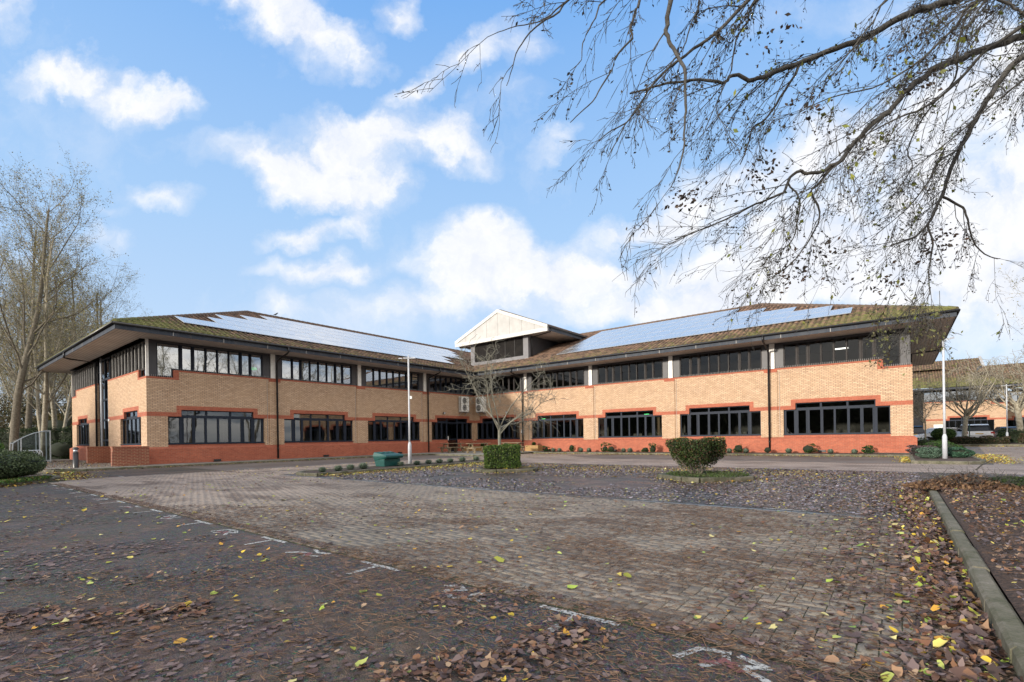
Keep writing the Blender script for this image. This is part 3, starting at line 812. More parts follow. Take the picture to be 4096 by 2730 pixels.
# ---- downpipes
def pipe(fr, s, boxed=None):
    p = MB()
    top = fr(s, E+.02, 6.63+.2); 
    p.tube([fr(s, E+.075, 6.88), fr(s, E+.075, 6.58), fr(s, E-.1, 6.50), fr(s, .35, 6.22), fr(s, .19, 6.05), fr(s, .19, .05)], .055, 10, True)
    for z in (5.2, 4.1, 2.9, 1.7, .6): p.tube([fr(s, .19, z), fr(s, .19, z+.07)], .07, 10)
    p.build('downpipe', MT['black'], bld, smooth=True)
for s in (6.79, 19.38): pipe(frL, s)
for s in (6.79, 25.73): pipe(frR, s)
p = MB(); p.tube([frE(9.5, E+.075, 6.88), frE(9.5, E+.075, 6.5), frE(9.6, E-.2, 6.45), frE(10.0, .1, 6.42), frE(10.05, .1, .1)], .055, 10); p.build('downpipe', MT['black'], bld, smooth=True)
frX = Fr((RU, IV), (0, 1), (1, 0))
p = MB(); p.tube([frX(9.6, E+.075, 6.88), frX(9.6, E+.075, 6.5), frX(9.65, .1, 6.40), frX(9.65, .1, .1)], .075, 10); p.build('downpipe', MT['black'], bld, smooth=True)
MT['pframe'] = simple('anodised_panel_frame', (.30,.32,.35), .6)
# ---- solar panels: grid 1.105 x 1.51 (plan) in five rows
panels = []
def panel(O, ex, ey, s0, t0):
    """O eave origin; s along the eave, t up-slope in plan metres"""
    W, Hh = 1.100, 1.628
    ex, ey = Vector(ex), Vector(ey); n = ex.cross(ey).normalized()
    if n.z < 0: n = -n
    c = Vector(O)+ex*(s0+1.105/2)+ey*((t0+1.51/2)*sl)+n*.16
    panels.append((c, ex*W/2, ey*Hh/2, n))
Lrows = [(9.86, 31.6), (12.1, 32.1), (13.1, 35.4), (15.27, 36.3), (17.35, 37.4)]
for r, (va, vb) in enumerate(Lrows):
    for j in range(int((vb-va)/1.105)): panel((eu, 0, EZ), (0, 1, 0), (-k1, 0, T*k1), va+1.105*j, 1.75+1.51*r)
Rrows = [-2.07, -3.18, -5.38, -7.53, -9.70]
for r, ub in enumerate(Rrows):
    for j in range(int((ub+22.75)/1.105)): panel((0, ev, EZ), (1, 0, 0), (0, k1, T*k1), ub-1.105*(j+1), 2.05+1.53*r)
panels.sort(key=lambda p: p[0].length)
bulk = MB(); bulkf = MB(); buv = []
def addp(mb, mf, c, a, b, n):
    mb.quad(c-a-b, c+a-b, c+a+b, c-a+b, n)
    for s in (-1, 1):
        mf.obox(c+a*s*.99-n*.012, a*.012, b, n*.016); mf.obox(c+b*s*.993-n*.012, a*.975, b*.008, n*.016)
    mf.obox(c-n*.13-b*.5, a, b*.02, n*.02); mf.obox(c-n*.13+b*.5, a, b*.02, n*.02)
def setuv(o, cnt):
    l = o.data.uv_layers['UVMap']
    # unit square per panel, in metres
    uv = np.tile(np.array([[0,0],[1,0],[1,1],[0,1]], np.float32), (cnt, 1)); l.data.foreach_set('uv', uv.ravel())
for k, (c, a, b, n) in enumerate(panels):
    if k < 99:
        mb = MB(); mf = MB(); addp(mb, mf, c, a, b, n)
        o = mb.build('solar_panel', MT['solar'], bld); setuv(o, 1); mf.build('panel_frame', MT['pframe'], o)
    else: addp(bulk, bulkf, c, a, b, n)
o = bulk.build('solar_panels', MT['solar'], bld); setuv(o, len(panels)-99); o['kind'] = 'stuff'
f2 = bulkf.build('panel_frames', MT['pframe'], o)
# ---- roof plant room
MT['gtrim'] = simple('off_white_gable_trim', (.52,.51,.49), .55, c2=(.44,.43,.41), scale=3)
def plant_room(par):
    u0, u1, v0, v1 = -32.13, -25.27, 34.2, 50.0; zb, zt = 7.6, 10.22
    for q in ((u0, u0+.5, v0, v1, zb, zt), (u1-.55, u1, v0, v1, zb, zt), (u0+.5, u1-.55, v0, v0+.5, zb, 8.45)): pbox('plant_room_wall', 'slate', *q)
    d = MB(); d.box(u1+.001, u1+.02, v0+.35, v1, zb, zt-.02); d.build('plant_room_cladding', MT['char'], par)
    lo = MB()
    z = 8.47
    while z < 10.15:
        lo.obox(((u0+u1)/2, v0+.12, z), ((u1-u0-1.05)/2, 0, 0), (0, .05, -.03), (0, .004, .006)); z += .062
    lo.box(u0+.5, u1-.55, v0+.3, v0+.34, 8.45, zt)
    for u in (-30.1, -29.0, -27.9, -26.8): lo.box(u-.02, u+.02, v0+.04, v0+.1, 8.45, zt)
    lo.build('louvre', MT['louvre'], par)
    pbox('flashing', 'lead', u0-.05, u1+.1, v0-.14, v0-.004, 7.93, 8.06)
    # gable
    g0, g1, gv = -33.62, -22.82, 33.62; gz0, gz1, gza = 10.10, 10.62, 12.83; gm = (g0+g1)/2
    g = MB(); pts = [(g0, gz0), (g1, gz0), (g1, gz1), (gm, gza), (g0, gz1)]
    fr_ = [(p[0], gv, p[1]) for p in pts]; bk_ = [(p[0], gv+.12, p[1]) for p in pts]
    g.poly(fr_, (0,-1,0)); g.poly(bk_, (0,1,0))
    for k in range(5): g.quad(fr_[k], fr_[(k+1) % 5], bk_[(k+1) % 5], bk_[k])
    g.build('gable', MT['grp'], par)
    pbox('barge_board', 'gtrim', g0, g1, gv-.045, gv-.002, gz0-.02, gz0+.3)
    for x in (g0, g1):
        tr = MB()
        a = Vector((x, gv-.035, gz1-.14)); b = Vector((gm, gv-.035, gza-.16)); d = (b-a)
        up = Vector((0, 0, 1)); tr.obox((a+b)/2, d/2, (0, .03, 0), Vector((0, 0, .15))); tr.build('barge_board', MT['gtrim'], par)
    for k in range(1, 8):
        x = g0+(g1-g0)*k/8; zt_ = gz1-.3+(gza-gz1)*(1-abs(x-gm)/(g1-gm))
        pbox('cladding_joint', 'lead', x-.012, x+.012, gv-.012, gv-.001, gz0+.3, zt_)
    so = MB(); so.quad((g0, gv+.12, gz0+.1), (g1, gv+.12, gz0+.1), (g1, v1, gz0+.1), (g0, v1, gz0+.1)); so.build('soffit', MT['soffx'], par)
    for x in (g0, g1-.04): pbox('fascia', 'fascia', x, x+.04, gv+.13, v1, gz0+.06, gz0+.34)
    for x in (g1+.07, g0-.07): gt = MB(); gt.tube([(x, gv+.1, gz0+.36), (x, v1, gz0+.36)], .065, 8); gt.build('gutter', MT['black'], par, smooth=True)
    hw = (g1-g0)/2; rise = gza-.06-(gz0+.42); ll = math.hypot(hw, rise)
    tiles('roof', (g1+.05, gv+.1, gz0+.42), (0, 1, 0), (-hw/ll, 0, rise/ll), v1-gv, ll, lambda t: 0, lambda t: v1-gv, par)
    tiles('roof', (g0-.05, gv+.1, gz0+.42), (0, 1, 0), (hw/ll, 0, rise/ll), v1-gv, ll, lambda t: 0, lambda t: v1-gv, par)
    pp = MB(); pp.tube([(g1+.07, gv+.5, gz0+.3), (g1-.1, gv+.6, gz0+.02), (u1+.12, gv+.9, gz0-.1), (u1+.12, v0+.4, 9.9), (u1+.12, v0+.4, 8.2)], .05, 8); pp.build('downpipe', MT['black'], par, smooth=True); pp = MB()
    pp.tube([(g0-.07, gv+.4, gz0+.3), (g0+.2, gv+.5, gz0-.05), (u0-.1, gv+.8, gz0-.12)], .05, 8)
    pp.build('downpipe', MT['black'], par, smooth=True)
plant_room(bld)
# ================================================================== GROUND
def sheet(name, pts, z, m, kind='structure', label=None):
    mb = MB(); mb.poly([(p[0], p[1], z) for p in pts], (0,0,1)); o = mb.build(name, m)
    return tag(o, label, None, None, kind)
def rect(a, b, c, d): return [(a, c), (b, c), (b, d), (a, d)]
sheet('ground', rect(-900, 900, -900, 900), -.03, MT['grass'], label='rough ground stretching away all round')
sheet('soil_ground', rect(-140, 60, -60, 160), -.004, MT['soil'], label='leafy soil around and under the trees')
sheet('car_park', rect(-28.55, .40, -9, 8.6), .0, MT['tar'], label='dark tarmac parking bays with rotting leaves')
sheet('car_park', rect(-15.3, .40, 8.601, 18.6), .0, MT['tarwet'], label='damp tarmac between the two kerbed shrub islands')
sheet('car_park', rect(-28.55, -15.301, 8.601, 33), .0, MT['tar2'], label='worn tarmac strip along the left wing')
sheet('car_park', rect(-15.3, 70, 18.601, 30.25), .0, MT['tar2'], label='worn tarmac strip along the right wing')
sheet('car_park', rect(.401, 70, 14.0, 18.6), .0, MT['tar'], label='tarmac beyond the mulch bed')
sheet('car_park', rect(2.45, 70, 30.251, 52), .0, MT['tar2'], label='tarmac beside the far end of the right wing')
# ---- block paving, every block modelled in the two near roads
def blocks(name, inside, u0, u1, v0, v1, label, z=.0, border=None, seed=1):
    rg = np.random.default_rng(seed); w = .1; B = []
    nx, ny = int((u1-u0)/w), int((v1-v0)/w)
    for x in range(nx):
        for y in range(ny):
            m = (x-y) % 4
            if m == 0: B.append((x, y, 2, 1))
            elif m == 3: B.append((x, y, 1, 2))
    B = np.array(B, float)
    cu = u0+(B[:, 0]+B[:, 2]/2)*w; cv = v0+(B[:, 1]+B[:, 3]/2)*w
    keep = inside(cu, cv); cu, cv, hw, hh = cu[keep], cv[keep], B[keep, 2]*w/2-.003, B[keep, 3]*w/2-.003
    if border:
        bx = []
        for (a, b, c) in border:      # rows of stretchers along v = c from a to b
            for k in range(int((b-a)/.2)): bx.append((a+.2*k+.1, c, .097, .047))
        bx = np.array(bx); cu = np.concatenate([cu, bx[:, 0]]); cv = np.concatenate([cv, bx[:, 1]]); hw = np.concatenate([hw, bx[:, 2]]); hh = np.concatenate([hh, bx[:, 3]])
    n = len(cu); zt = z+.012+rg.normal(0, .0009, n); tx = rg.normal(0, .006, n); ty = rg.normal(0, .006, n); c = .006
    V = np.zeros((n, 8, 3)); sg = np.array([(-1,-1),(1,-1),(1,1),(-1,1)])
    for k, (sx, sy) in enumerate(sg):
        V[:, k, 0] = cu+sx*hw; V[:, k, 1] = cv+sy*hh; V[:, k, 2] = z+.0035
        V[:, 4+k, 0] = cu+sx*(hw-c); V[:, 4+k, 1] = cv+sy*(hh-c); V[:, 4+k, 2] = zt+sx*hw*tx+sy*hh*ty
    F = np.array([(4,5,6,7),(0,1,5,4),(1,2,6,5),(2,3,7,6),(3,0,4,7)])
    fc = (np.arange(n)[:, None, None]*8+F[None]).reshape(-1, 4)
    base = np.array([.20, .172, .132]); warm = np.array([.235, .19, .145])
    t = rg.uniform(0, 1, n)[:, None]; pk = np.clip((-6-cu)/9, 0, 1)[:, None]*.75
    col = (base*(1-t)+warm*t)*rg.uniform(.82, 1.08, n)[:, None]; col = col*(1-pk)+np.array([.315, .245, .20])*rg.uniform(.85, 1.1, n)[:, None]*pk
    if border:
        nb = len(bx); col[-nb:] = np.array([.13, .15, .17])*rg.uniform(.75, 1.15, nb)[:, None]
    # blocks get pinker further from the camera
    o = fastmesh(name, V.reshape(-1, 3), fc, MT['pav'], None, np.repeat(col, 5, axis=0))
    tag(o, label, None, None, 'structure'); return o
def in_near(u, v): return (v > 2.86) & (v < 8.32) & (u < .35) & (u > -20.8-(v-2.86)*1.2) & (u > -21.95)
def in_left(u, v): return (u > -21.95) & (u < -17.35) & (v >= 8.32)
sheet('road_bed', rect(-22, .38, 2.84, 8.5), .003, MT['joint'], label='joint sand under the near block paving')
sheet('road_bed', rect(-22, -17.3, 8.51, 27.4), .003, MT['joint'], label='joint sand under the left block paving')
blocks('paved_road', in_near, -22.0, .4, 2.86, 8.36, 'herringbone block paved road crossing the middle of the car park', border=[(-16.9, .3, 8.42)])
blocks('paved_road', in_left, -22.0, -17.3, 8.36, 27.3, 'block paved road running along the left wing', seed=2)
sheet('paved_road', rect(-22, -15.6, 27.31, 30), .006, MT['pav2'], label='paving turning in front of the patio')
sheet('paved_road', [(-17.29, 20.0), (-15.2, 18.7), (80, 18.7), (80, 23.55), (-17.29, 23.55)], .006, MT['pav2'], label='block paved road running along the right wing')
sheet('paved_road', [(-17.29, 23.551), (-13, 23.551), (-17.29, 27.3)], .006, MT['pav2'], label='splayed corner of the block paved road')
sheet('paved_road', [(2.55, 23.56), (7.5, 23.56), (9.5, 52), (4.8, 52)], .0065, MT['pav2'], label='block paved road leading to the far building')
sheet('paved_road', rect(4.8, 90, 46, 52.5), .0105, MT['pav2'], label='block paved road in front of the far building')
# ---- kerbs: runs of kerb stones, each run one mesh
def kerb(pts, z1=.115, w=.14, closed=False, stone=.91, name='kerb', label=None, seed=0, mt='kerb'):
    rg = random.Random(seed); mb = MB()
    P = [Vector((p[0], p[1], 0)) for p in pts]
    if closed: P.append(P[0])
    for a, b in zip(P[:-1], P[1:]):
        d = b-a; ln = d.length; d.normalize(); n = Vector((-d.y, d.x, 0)); k = max(1, int(round(ln/stone))); s = ln/k
        for j in range(k):
            e = .004; p = a+d*(s*j+e); q = a+d*(s*(j+1)-e)
            zt = z1+rg.uniform(-.006, .006); off = n*rg.uniform(-.005, .005); ch = .02
            p0, q0 = p+off, q+off
            prof = [(-w/2, -.02), (-w/2, zt-ch), (-w/2+ch, zt), (w/2-ch, zt), (w/2, zt-ch), (w/2, -.02)]
            A = [p0+n*x+Vector((0,0,z)) for x, z in prof]; B = [q0+n*x+Vector((0,0,z)) for x, z in prof]
            i = len(mb.v); mb.v += [tuple(x) for x in A+B]; m = len(prof)
            for t in range(m-1): mb.f.append((i+t, i+t+1, i+m+t+1, i+m+t))
            mb.f.append(tuple(i+t for t in range(m))[::-1]); mb.f.append(tuple(i+m+t for t in range(m)))
    o = mb.build(name, MT[mt]); return tag(o, label, None, None, 'structure')
kerb([(.48, -3), (.48, 13.6), (.9, 14.0), (14, 14.0)], .11, .115, label='mossy kerb along the mulch bed', seed=1)
kerb([(-28.6, 5.2), (-28.6, 24.2), (-27.8, 24.9), (-22.6, 24.2), (-21.6, 25.2), (-22.2, 30.3), (2.2, 30.3)], .10, .13, label='kerb along both wings of the office', seed=2)
kerb([(-36, 3.1), (-30.2, 3.4), (-28.9, 4.2), (-28.6, 5.2)], .10, .13, label='kerb curving off past the bollard', seed=3)
kerb([(-18.9, .35), (-20.3, 1.75), (-21.6, 2.9), (-22.6, 3.35), (-25, 3.3), (-29, 1.0)], .12, .14, label='kerb round the juniper bed', seed=4)
kerb([(-15.35, 8.75), (-15.45, 9.8), (-15.95, 18.2), (-16.3, 18.9), (-16.9, 18.9), (-17.2, 18.4), (-17.25, 9.3), (-16.6, 8.7), (-15.8, 8.6)], .11, .13, closed=True, label='kerb round the lavender bed', seed=5)
isl1 = [(-12.45, 13.55), (-11.35, 12.62), (-10.85, 12.75), (-10.05, 13.75), (-10.35, 14.4), (-11.7, 15.2), (-12.6, 14.5)]
isl2 = [(-5.3, 13.3), (-4.35, 12.5), (-3.9, 12.42), (-2.98, 13.6), (-3.3, 14.5), (-4.5, 14.8), (-5.35, 14.1)]
kerb(isl1, .115, .14, closed=True, mt='kerbm', label='kerb round the square hedge island', seed=6)
kerb(isl2, .125, .14, closed=True, mt='kerbm', label='kerb round the wild bush island', seed=7)
isl3 = [(.40, 29.4), (.40, 23.75), (1.9, 23.75), (2.3, 24.2), (2.45, 25.2), (2.4, 34), (2.2, 40)]
kerb(isl3, .12, .14, label='kerb round the bed at the corner of the right wing', seed=8)
kerb([(3.0, 52.8), (2.4, 53.5), (2.4, 54), (3, 53.2), (9.6, 53.2), (11, 54)], .14, .14, label='kerb of the far hedge bed', seed=9)
def bed(pts, z, m, label, name='planting_bed', shrink=0.0):
    mb = MB(); n = len(pts); cx = sum(p[0] for p in pts)/n; cy = sum(p[1] for p in pts)/n
    P = [(p[0]+(cx-p[0])*shrink, p[1]+(cy-p[1])*shrink) for p in pts]
    mb.poly([(p[0], p[1], z) for p in P], (0,0,1)); return tag(mb.build(name, m), label, None, None, 'structure')
def bumpybed(u0, u1, v0, v1, z, amp, m, label, step=.12, seed=0):
    rg = np.random.default_rng(seed); nx, ny = int((u1-u0)/step)+1, int((v1-v0)/step)+1
    X, Y = np.meshgrid(np.linspace(u0, u1, nx), np.linspace(v0, v1, ny), indexing='ij')
    Z = z+amp*(np.sin(X*1.7+1)*np.cos(Y*1.3)+.5*np.sin(X*4.1+Y*2.9))*.5+rg.normal(0, amp*.12, X.shape)
    Z = np.where((X < u0+.05) | (Y > v1-.05), z-.03, Z)
    co = np.stack([X, Y, Z], -1).reshape(-1, 3); i, j = np.meshgrid(np.arange(nx-1), np.arange(ny-1), indexing='ij'); a = (i*ny+j).ravel()
    F = np.stack([a, a+ny, a+ny+1, a+1], 1)
    return tag(fastmesh('planting_bed', co, F, m, smooth=True), label, None, None, 'structure')
bumpybed(.55, 14, -3, 13.93, .11, .05, MT['mulch'], 'mulch bed strewn with leaves at the right edge')
bed([(-15.45, 8.8), (-16.0, 18.1), (-16.4, 18.8), (-17.1, 18.3), (-17.2, 9.4), (-16.5, 8.8)], .085, MT['mulch'], 'narrow mulch bed with lavender')
bed(isl1, .10, MT['soil'], 'soil in the square hedge island', shrink=.03)
bed(isl2, .11, MT['grass'], 'weedy soil in the wild bush island', shrink=.03)
bed([(.46, 29.4), (.46, 23.82), (1.9, 23.82), (2.25, 24.3), (2.38, 25.2), (2.33, 40), (.8, 40)], .09, MT['mulch'], 'mulch bed at the corner of the right wing')
bed([(-22.1, 30.4), (.9, 30.4), (.9, 33.2), (-22.1, 33.2)], .07, MT['mulch'], 'shrub bed at the foot of the right wing')
bed([(-1.5, 31.9), (2.2, 31.9), (2.2, 33.1), (-1.5, 33.1)], .10, MT['path'], 'concrete strip at the corner of the right wing')
bed([(.8, 33.1), (2.3, 33.1), (2.3, 56), (.8, 56)], .098, MT['path'], 'path beside the end of the right wing', 'path')
bed([(-30.92, 3.9), (-28.66, 5.3), (-28.66, 24.2), (-30.92, 24.2)], .095, MT['path'], 'pavement along the left wing', 'pavement')
bed([(-50, 4.2), (-30.921, 4.2), (-30.921, 8.08), (-50, 8.08)], .095, MT['path'], 'pavement at the end of the left wing', 'pavement')
bed([(-30.92, 24.201), (-28.6, 24.28), (-27.8, 24.97), (-22.65, 24.27), (-21.66, 25.2), (-22.26, 33.26), (-30.92, 33.26)], .097, MT['slab'], 'pale slabbed patio in the inner corner of the building', 'patio')
bed([(-18.9, .45), (-20.3, 1.85), (-21.6, 3.0), (-22.6, 3.28), (-25, 3.2), (-29, .9), (-29, -9), (-19, -9)], .09, MT['soil'], 'soil of the juniper bed')
bed([(-36, 3.15), (-30.2, 3.45), (-28.95, 4.2), (-30.93, 4.19), (-60, 4.19), (-60, 3.0)], .092, MT['soil'], 'leafy verge beside the bollard', 'verge')
bed([(2.6, 53.3), (14, 53.3), (14, 62), (2.6, 62)], .12, MT['mulch'], 'far hedge bed')
# ---- painted bay marks: T marks with worn numbers between them
def mark(name, quads, m, label, cat, group=None):
    mb = MB()
    for q in quads: mb.poly([(x, y, .004+.0002*(i % 5)) for x, y in q] if False else [(x, y, .0045) for x, y in q], (0,0,1))
    return tag(mb.build(name, m), label, cat, group)
def strokes(name, lines, w, m, parent=None, z=.005, label=None, cat=None, group=None, kind=None):
    mb = MB()
    for ln in lines:
        for a, b in zip(ln[:-1], ln[1:]):
            a, b = Vector((a[0], a[1], z)), Vector((b[0], b[1], z)); z += .00004
            d = (b-a).normalized()*w*.35; n = Vector((-d.y, d.x, 0)).normalized()*w/2
            mb.quad(a-d-n, b+d-n, b+d+n, a-d+n, (0,0,1))
    o = mb.build(name, m, parent); return tag(o, label, cat, group, kind)
TU = [-19.35, -17.1, -14.75, -12.5, -10.29, -8.13, -5.93, -3.85, -1.69]
for k, u in enumerate(TU):
    strokes('bay_mark', [[(u-.28, 2.80), (u+.28, 2.80)], [(u, 2.78), (u+.0, 2.48)]], .055, MT['paint'], kind='structure', label='white T mark at the head of a parking bay')
D7 = {'1': [[(.5,0),(.5,1)]], '2': [[(0,.8),(.3,1),(.8,.9),(.8,.6),(0,0),(.9,0)]], '3': [[(0,.9),(.6,1),(.8,.75),(.4,.52),(.85,.25),(.5,0),(0,.1)]], '0': [[(.4,1),(.05,.7),(.05,.3),(.4,0),(.8,.3),(.8,.7),(.4,1)]]}
# worn outlines as far as they can still be made out; nothing legible is left of the numbers
WORN = [[[(0,.1),(.25,.5),(.55,.55)], [(.3,1),(.65,.8),(.95,.95)], [(.6,.3),(.95,.45)]],
        [[(0,.75),(.2,1),(.45,.75),(.2,.45),(.5,.1)], [(.6,.1),(.8,.9)], [(.75,.2),(1,.35)]],
        [[(.05,.2),(.2,.85),(.5,.95)], [(.35,.1),(.55,.5),(.5,.75)], [(.65,.9),(.95,.7),(.7,.45),(1,.15)]]]
for k, u in enumerate([-18.1, -15.9, -13.5, -11.3, -9.17, -7.0, -4.9, -2.65, -.74]):
    w = WORN[k % 3]; s = .46
    strokes('bay_number', [[(u-s/2+x*s, 2.53+y*.27) for x, y in ln] for ln in w], .045, MT['paint'], kind='structure', label='worn white and red painted bay number')
    strokes('bay_number', [[(u-.08, 2.60), (u+.06, 2.66)], [(u+.0, 2.68), (u+.1, 2.6)]], .05, MT['paintred'], z=.0075, kind='structure', label='faded red patch in a bay number')
strokes('bay_line', [[(-22.02, v), (-22.05, v+.55)] for v in np.arange(3.6, 26, 2.3)] + [[(-21.85+.0, 5.0+4.6*k), (-22.6, 5.0+4.6*k)] for k in range(5)], .07, MT['paint'], z=.0082, kind='structure', label='broken white line beside the left paved road')
strokes('bay_line', [[(u, 23.72), (u+.8, 23.72)] for u in np.arange(-14, 0, 2.3)] + [[(u, 8.62), (u+.55, 8.62)] for u in np.arange(-14.6, 0, 2.15)], .07, MT['paint'], z=.006, kind='structure', label='broken white line beside the paved roads')
# ================================================================== LEAF LITTER
LG = np.random.default_rng(11); SZ_K = .66
PAL_WET = np.array([(.085,.055,.049),(.12,.083,.078),(.06,.040,.035),(.15,.105,.095),(.12,.07,.055),(.19,.135,.12)])
PAL_DRY = np.array([(.22,.105,.05),(.17,.075,.038),(.28,.16,.085),(.12,.055,.032),(.33,.22,.13),(.21,.125,.075)])
PAL_DRY = PAL_DRY*.85+PAL_DRY.mean(1, keepdims=True)*.1
PAL_YEL = np.array([(.50,.36,.04),(.42,.30,.035),(.55,.45,.12),(.34,.34,.05),(.48,.26,.04),(.52,.46,.20)])
PAL_GRN = np.array([(.30,.38,.06),(.20,.30,.06),(.42,.46,.12)])
def outline(kind, n):
    a = np.linspace(0, 2*PI, n, endpoint=False)
    if kind == 0: r = .55+.45*np.cos(a)*.35; x = np.cos(a)*r*1.35; y = np.sin(a)*r*.85
    elif kind == 1: r = .62+.38*np.abs(np.cos(2.5*a)); x = np.cos(a)*r; y = np.sin(a)*r
    else: r = .7+.25*np.cos(3*a); x = np.cos(a)*r; y = np.sin(a)*r*.9
    return x, y
def leaves(name, P, size, col, tilt, curl, n=8, mat='leafwet', z0=.010):
    """P (N,2|3) positions; fan of n quads-as-tris round a centre"""
    P = np.asarray(P, float); M_ = len(P)
    if P.shape[1] == 2: P = np.concatenate([P, np.zeros((M_, 1))], 1)
    sz = size*LG.lognormal(-.1, .24, M_)*SZ_K; yaw = LG.uniform(0, 2*PI, M_)
    tx = LG.normal(0, tilt, M_); ty = LG.normal(0, tilt, M_)
    kinds = LG.integers(0, 3, M_); X = np.zeros((M_, n)); Y = np.zeros((M_, n))
    for k in range(3):
        x, y = outline(k, n); s = kinds == k; X[s] = x; Y[s] = y
    X *= (1+LG.normal(0, .12, X.shape)); Y *= (1+LG.normal(0, .12, Y.shape))
    c = (curl*LG.uniform(.1, 1.5, M_))[:, None]
    Z = c*(X**2*LG.choice([0, 1, .4], M_)[:, None]+Y**2*LG.choice([1, .2, .7], M_)[:, None])*.9+LG.normal(0, .04, X.shape)*np.minimum(1, c*4)
    cx, sx = np.cos(yaw)[:, None], np.sin(yaw)[:, None]
    x2 = (X*cx-Y*sx)*sz[:, None]/2; y2 = (X*sx+Y*cx)*sz[:, None]/2; z2 = Z*sz[:, None]/2+x2*tx[:, None]+y2*ty[:, None]
    zmin = z2.min(1, keepdims=True); zc = -np.minimum(zmin, 0)
    V = np.zeros((M_, n+1, 3)); V[:, :n, 0] = x2+P[:, :1]; V[:, :n, 1] = y2+P[:, 1:2]; V[:, :n, 2] = z2+zc+P[:, 2:3]+z0
    V[:, n] = P+np.array([0, 0, z0]); V[:, n, 2:3] += zc
    i = np.arange(n); f = np.stack([np.full(n, n), i, (i+1) % n], 1)
    F = (np.arange(M_)[:, None, None]*(n+1)+f[None]).reshape(-1, 3)
    return V.reshape(-1, 3), F, np.repeat(col, n, axis=0)
def pick(pal, m, lo=.7, hi=1.2):
    return pal[LG.integers(0, len(pal), m)]*LG.uniform(lo, hi, m)[:, None]
def marks_clear(u, v): return ~((v > 2.44) & (v < 2.86))
PAL_SHEEN = np.array([(.20,.17,.18),(.13,.10,.10),(.26,.22,.235),(.10,.07,.06),(.16,.12,.12),(.19,.12,.09)])  # paler lavender greys paint wet highlights into the leaf colours
CUR = [PAL_WET]
def mixp(m, ws):
    pals = [CUR[0], PAL_DRY, PAL_YEL, PAL_GRN]; w = np.array(ws)/sum(ws); ch = LG.choice(4, m, p=w); out = np.zeros((m, 3))
    for k in range(4):
        s = ch == k; out[s] = pick(pals[k], int(s.sum()))
    return out
def cloudmask(P, sc, th, seed=0):
    """cheap value noise so the litter lies in drifts"""
    rg = np.random.default_rng(seed); G = rg.uniform(0, 1, (64, 64)); v = np.zeros(len(P)); amp = .55; s = sc
    for o in range(3):
        q = P*s+100; i = np.floor(q).astype(int); f = q-i; f = f*f*(3-2*f)
        g = lambda a, b: G[(i[:, 0]+a) % 64, (i[:, 1]+b) % 64]
        v += amp*((g(0,0)*(1-f[:, 0])+g(1,0)*f[:, 0])*(1-f[:, 1])+(g(0,1)*(1-f[:, 0])+g(1,1)*f[:, 0])*f[:, 1]); amp *= .5; s *= 2.3
    return v > th
BATCH = []
def scatter(n, u0, u1, v0, v1, size, ws, tilt=.08, curl=.25, z=0.0, mask=None, k=8, near=None, fn=None):
    P = np.stack([LG.uniform(u0, u1, n), LG.uniform(v0, v1, n)], 1)
    if mask: P = P[cloudmask(P, *mask)]
    if near is not None:
        d = np.hypot(P[:, 0], P[:, 1]); P = P[(d > near[0]) & (d < near[1])]
    if fn is not None: P = P[fn(P[:, 0], P[:, 1])]
    if len(P) == 0: return
    Pz = np.concatenate([P, np.full((len(P), 1), z)], 1)
    if callable(z): pass
    BATCH.append(leaves('', Pz, size, mixp(len(P), ws), tilt, curl, k))
def flush(name, label, mat='leafwet'):
    global BATCH
    V = []; F = []; Cc = []; o = 0
    for v, f, c in BATCH: V.append(v); F.append(f+o); Cc.append(c); o += len(v)
    ob = fastmesh(name, np.concatenate(V), np.concatenate(F), MT[mat], None, np.concatenate(Cc), nper=3)
    tag(ob, label, None, None, 'stuff'); BATCH = []; return ob
infr = lambda u, v: (np.abs((CW*u+SW*v)/np.maximum(-SW*u+CW*v, .01)) < 1.12) & (-SW*u+CW*v > 1.6)
# near bays: flattened wet leaves, thick
scatter(19000, -9, .4, -4, 2.80, .078, (14,1.6,.12,.06), .05, .10, mask=(.9, .50, 3), fn=lambda u, v: infr(u, v) & (np.hypot(u, v) < 7.5) & (marks_clear(u, v) | (LG.uniform(0, 1, len(u)) < .12)))
scatter(2300, -9, .4, -4, 2.80, .085, (3,3,.5,.35), .18, .42, mask=(.7, .42, 4), fn=lambda u, v: infr(u, v) & (np.hypot(u, v) < 8) & marks_clear(u, v))
scatter(24000, -21, -3, -6, 2.80, .085, (12,1.5,.3,.15), .06, .15, mask=(.5, .5, 5), fn=lambda u, v: infr(u, v) & (np.hypot(u, v) >= 7) & (marks_clear(u, v) | (LG.uniform(0, 1, len(u)) < .1)), k=6)
scatter(900, -21, -3, -6, 2.80, .11, (0,1.2,2,.6), .2, .4, fn=infr, k=6)
# thick drifts (curled, brown)
def drift(pts, n, w, size, ws, curl=.6, tilt=.35, h=.03, k=8):
    P = []
    seg = [(Vector(a), Vector(b)) for a, b in zip(pts[:-1], pts[1:])]; ls = [(b-a).length for a, b in seg]; tot = sum(ls)
    for (a, b), l in zip(seg, ls):
        m = int(n*l/tot); t = LG.uniform(0, 1, m); d = (b-a)/l
        off = LG.normal(0, w, m)
        for q in range(m): P.append((a.x+(b.x-a.x)*t[q]-d.y*off[q], a.y+(b.y-a.y)*t[q]+d.x*off[q], abs(LG.normal(0, h))*math.exp(-(off[q]/w)**2)))
    BATCH.append(leaves('', np.array(P), size, mixp(len(P), ws), tilt, curl, k))
def G2(x, y):
    p = at(x, y, 1.0); t = H/(H-p.z); return (p.x*t, p.y*t)
drift([G2(0, 2470), G2(330, 2490), G2(620, 2460), G2(850, 2430)], 420, .13, .085, (4,4,.2,.1), .4, .2, .012)
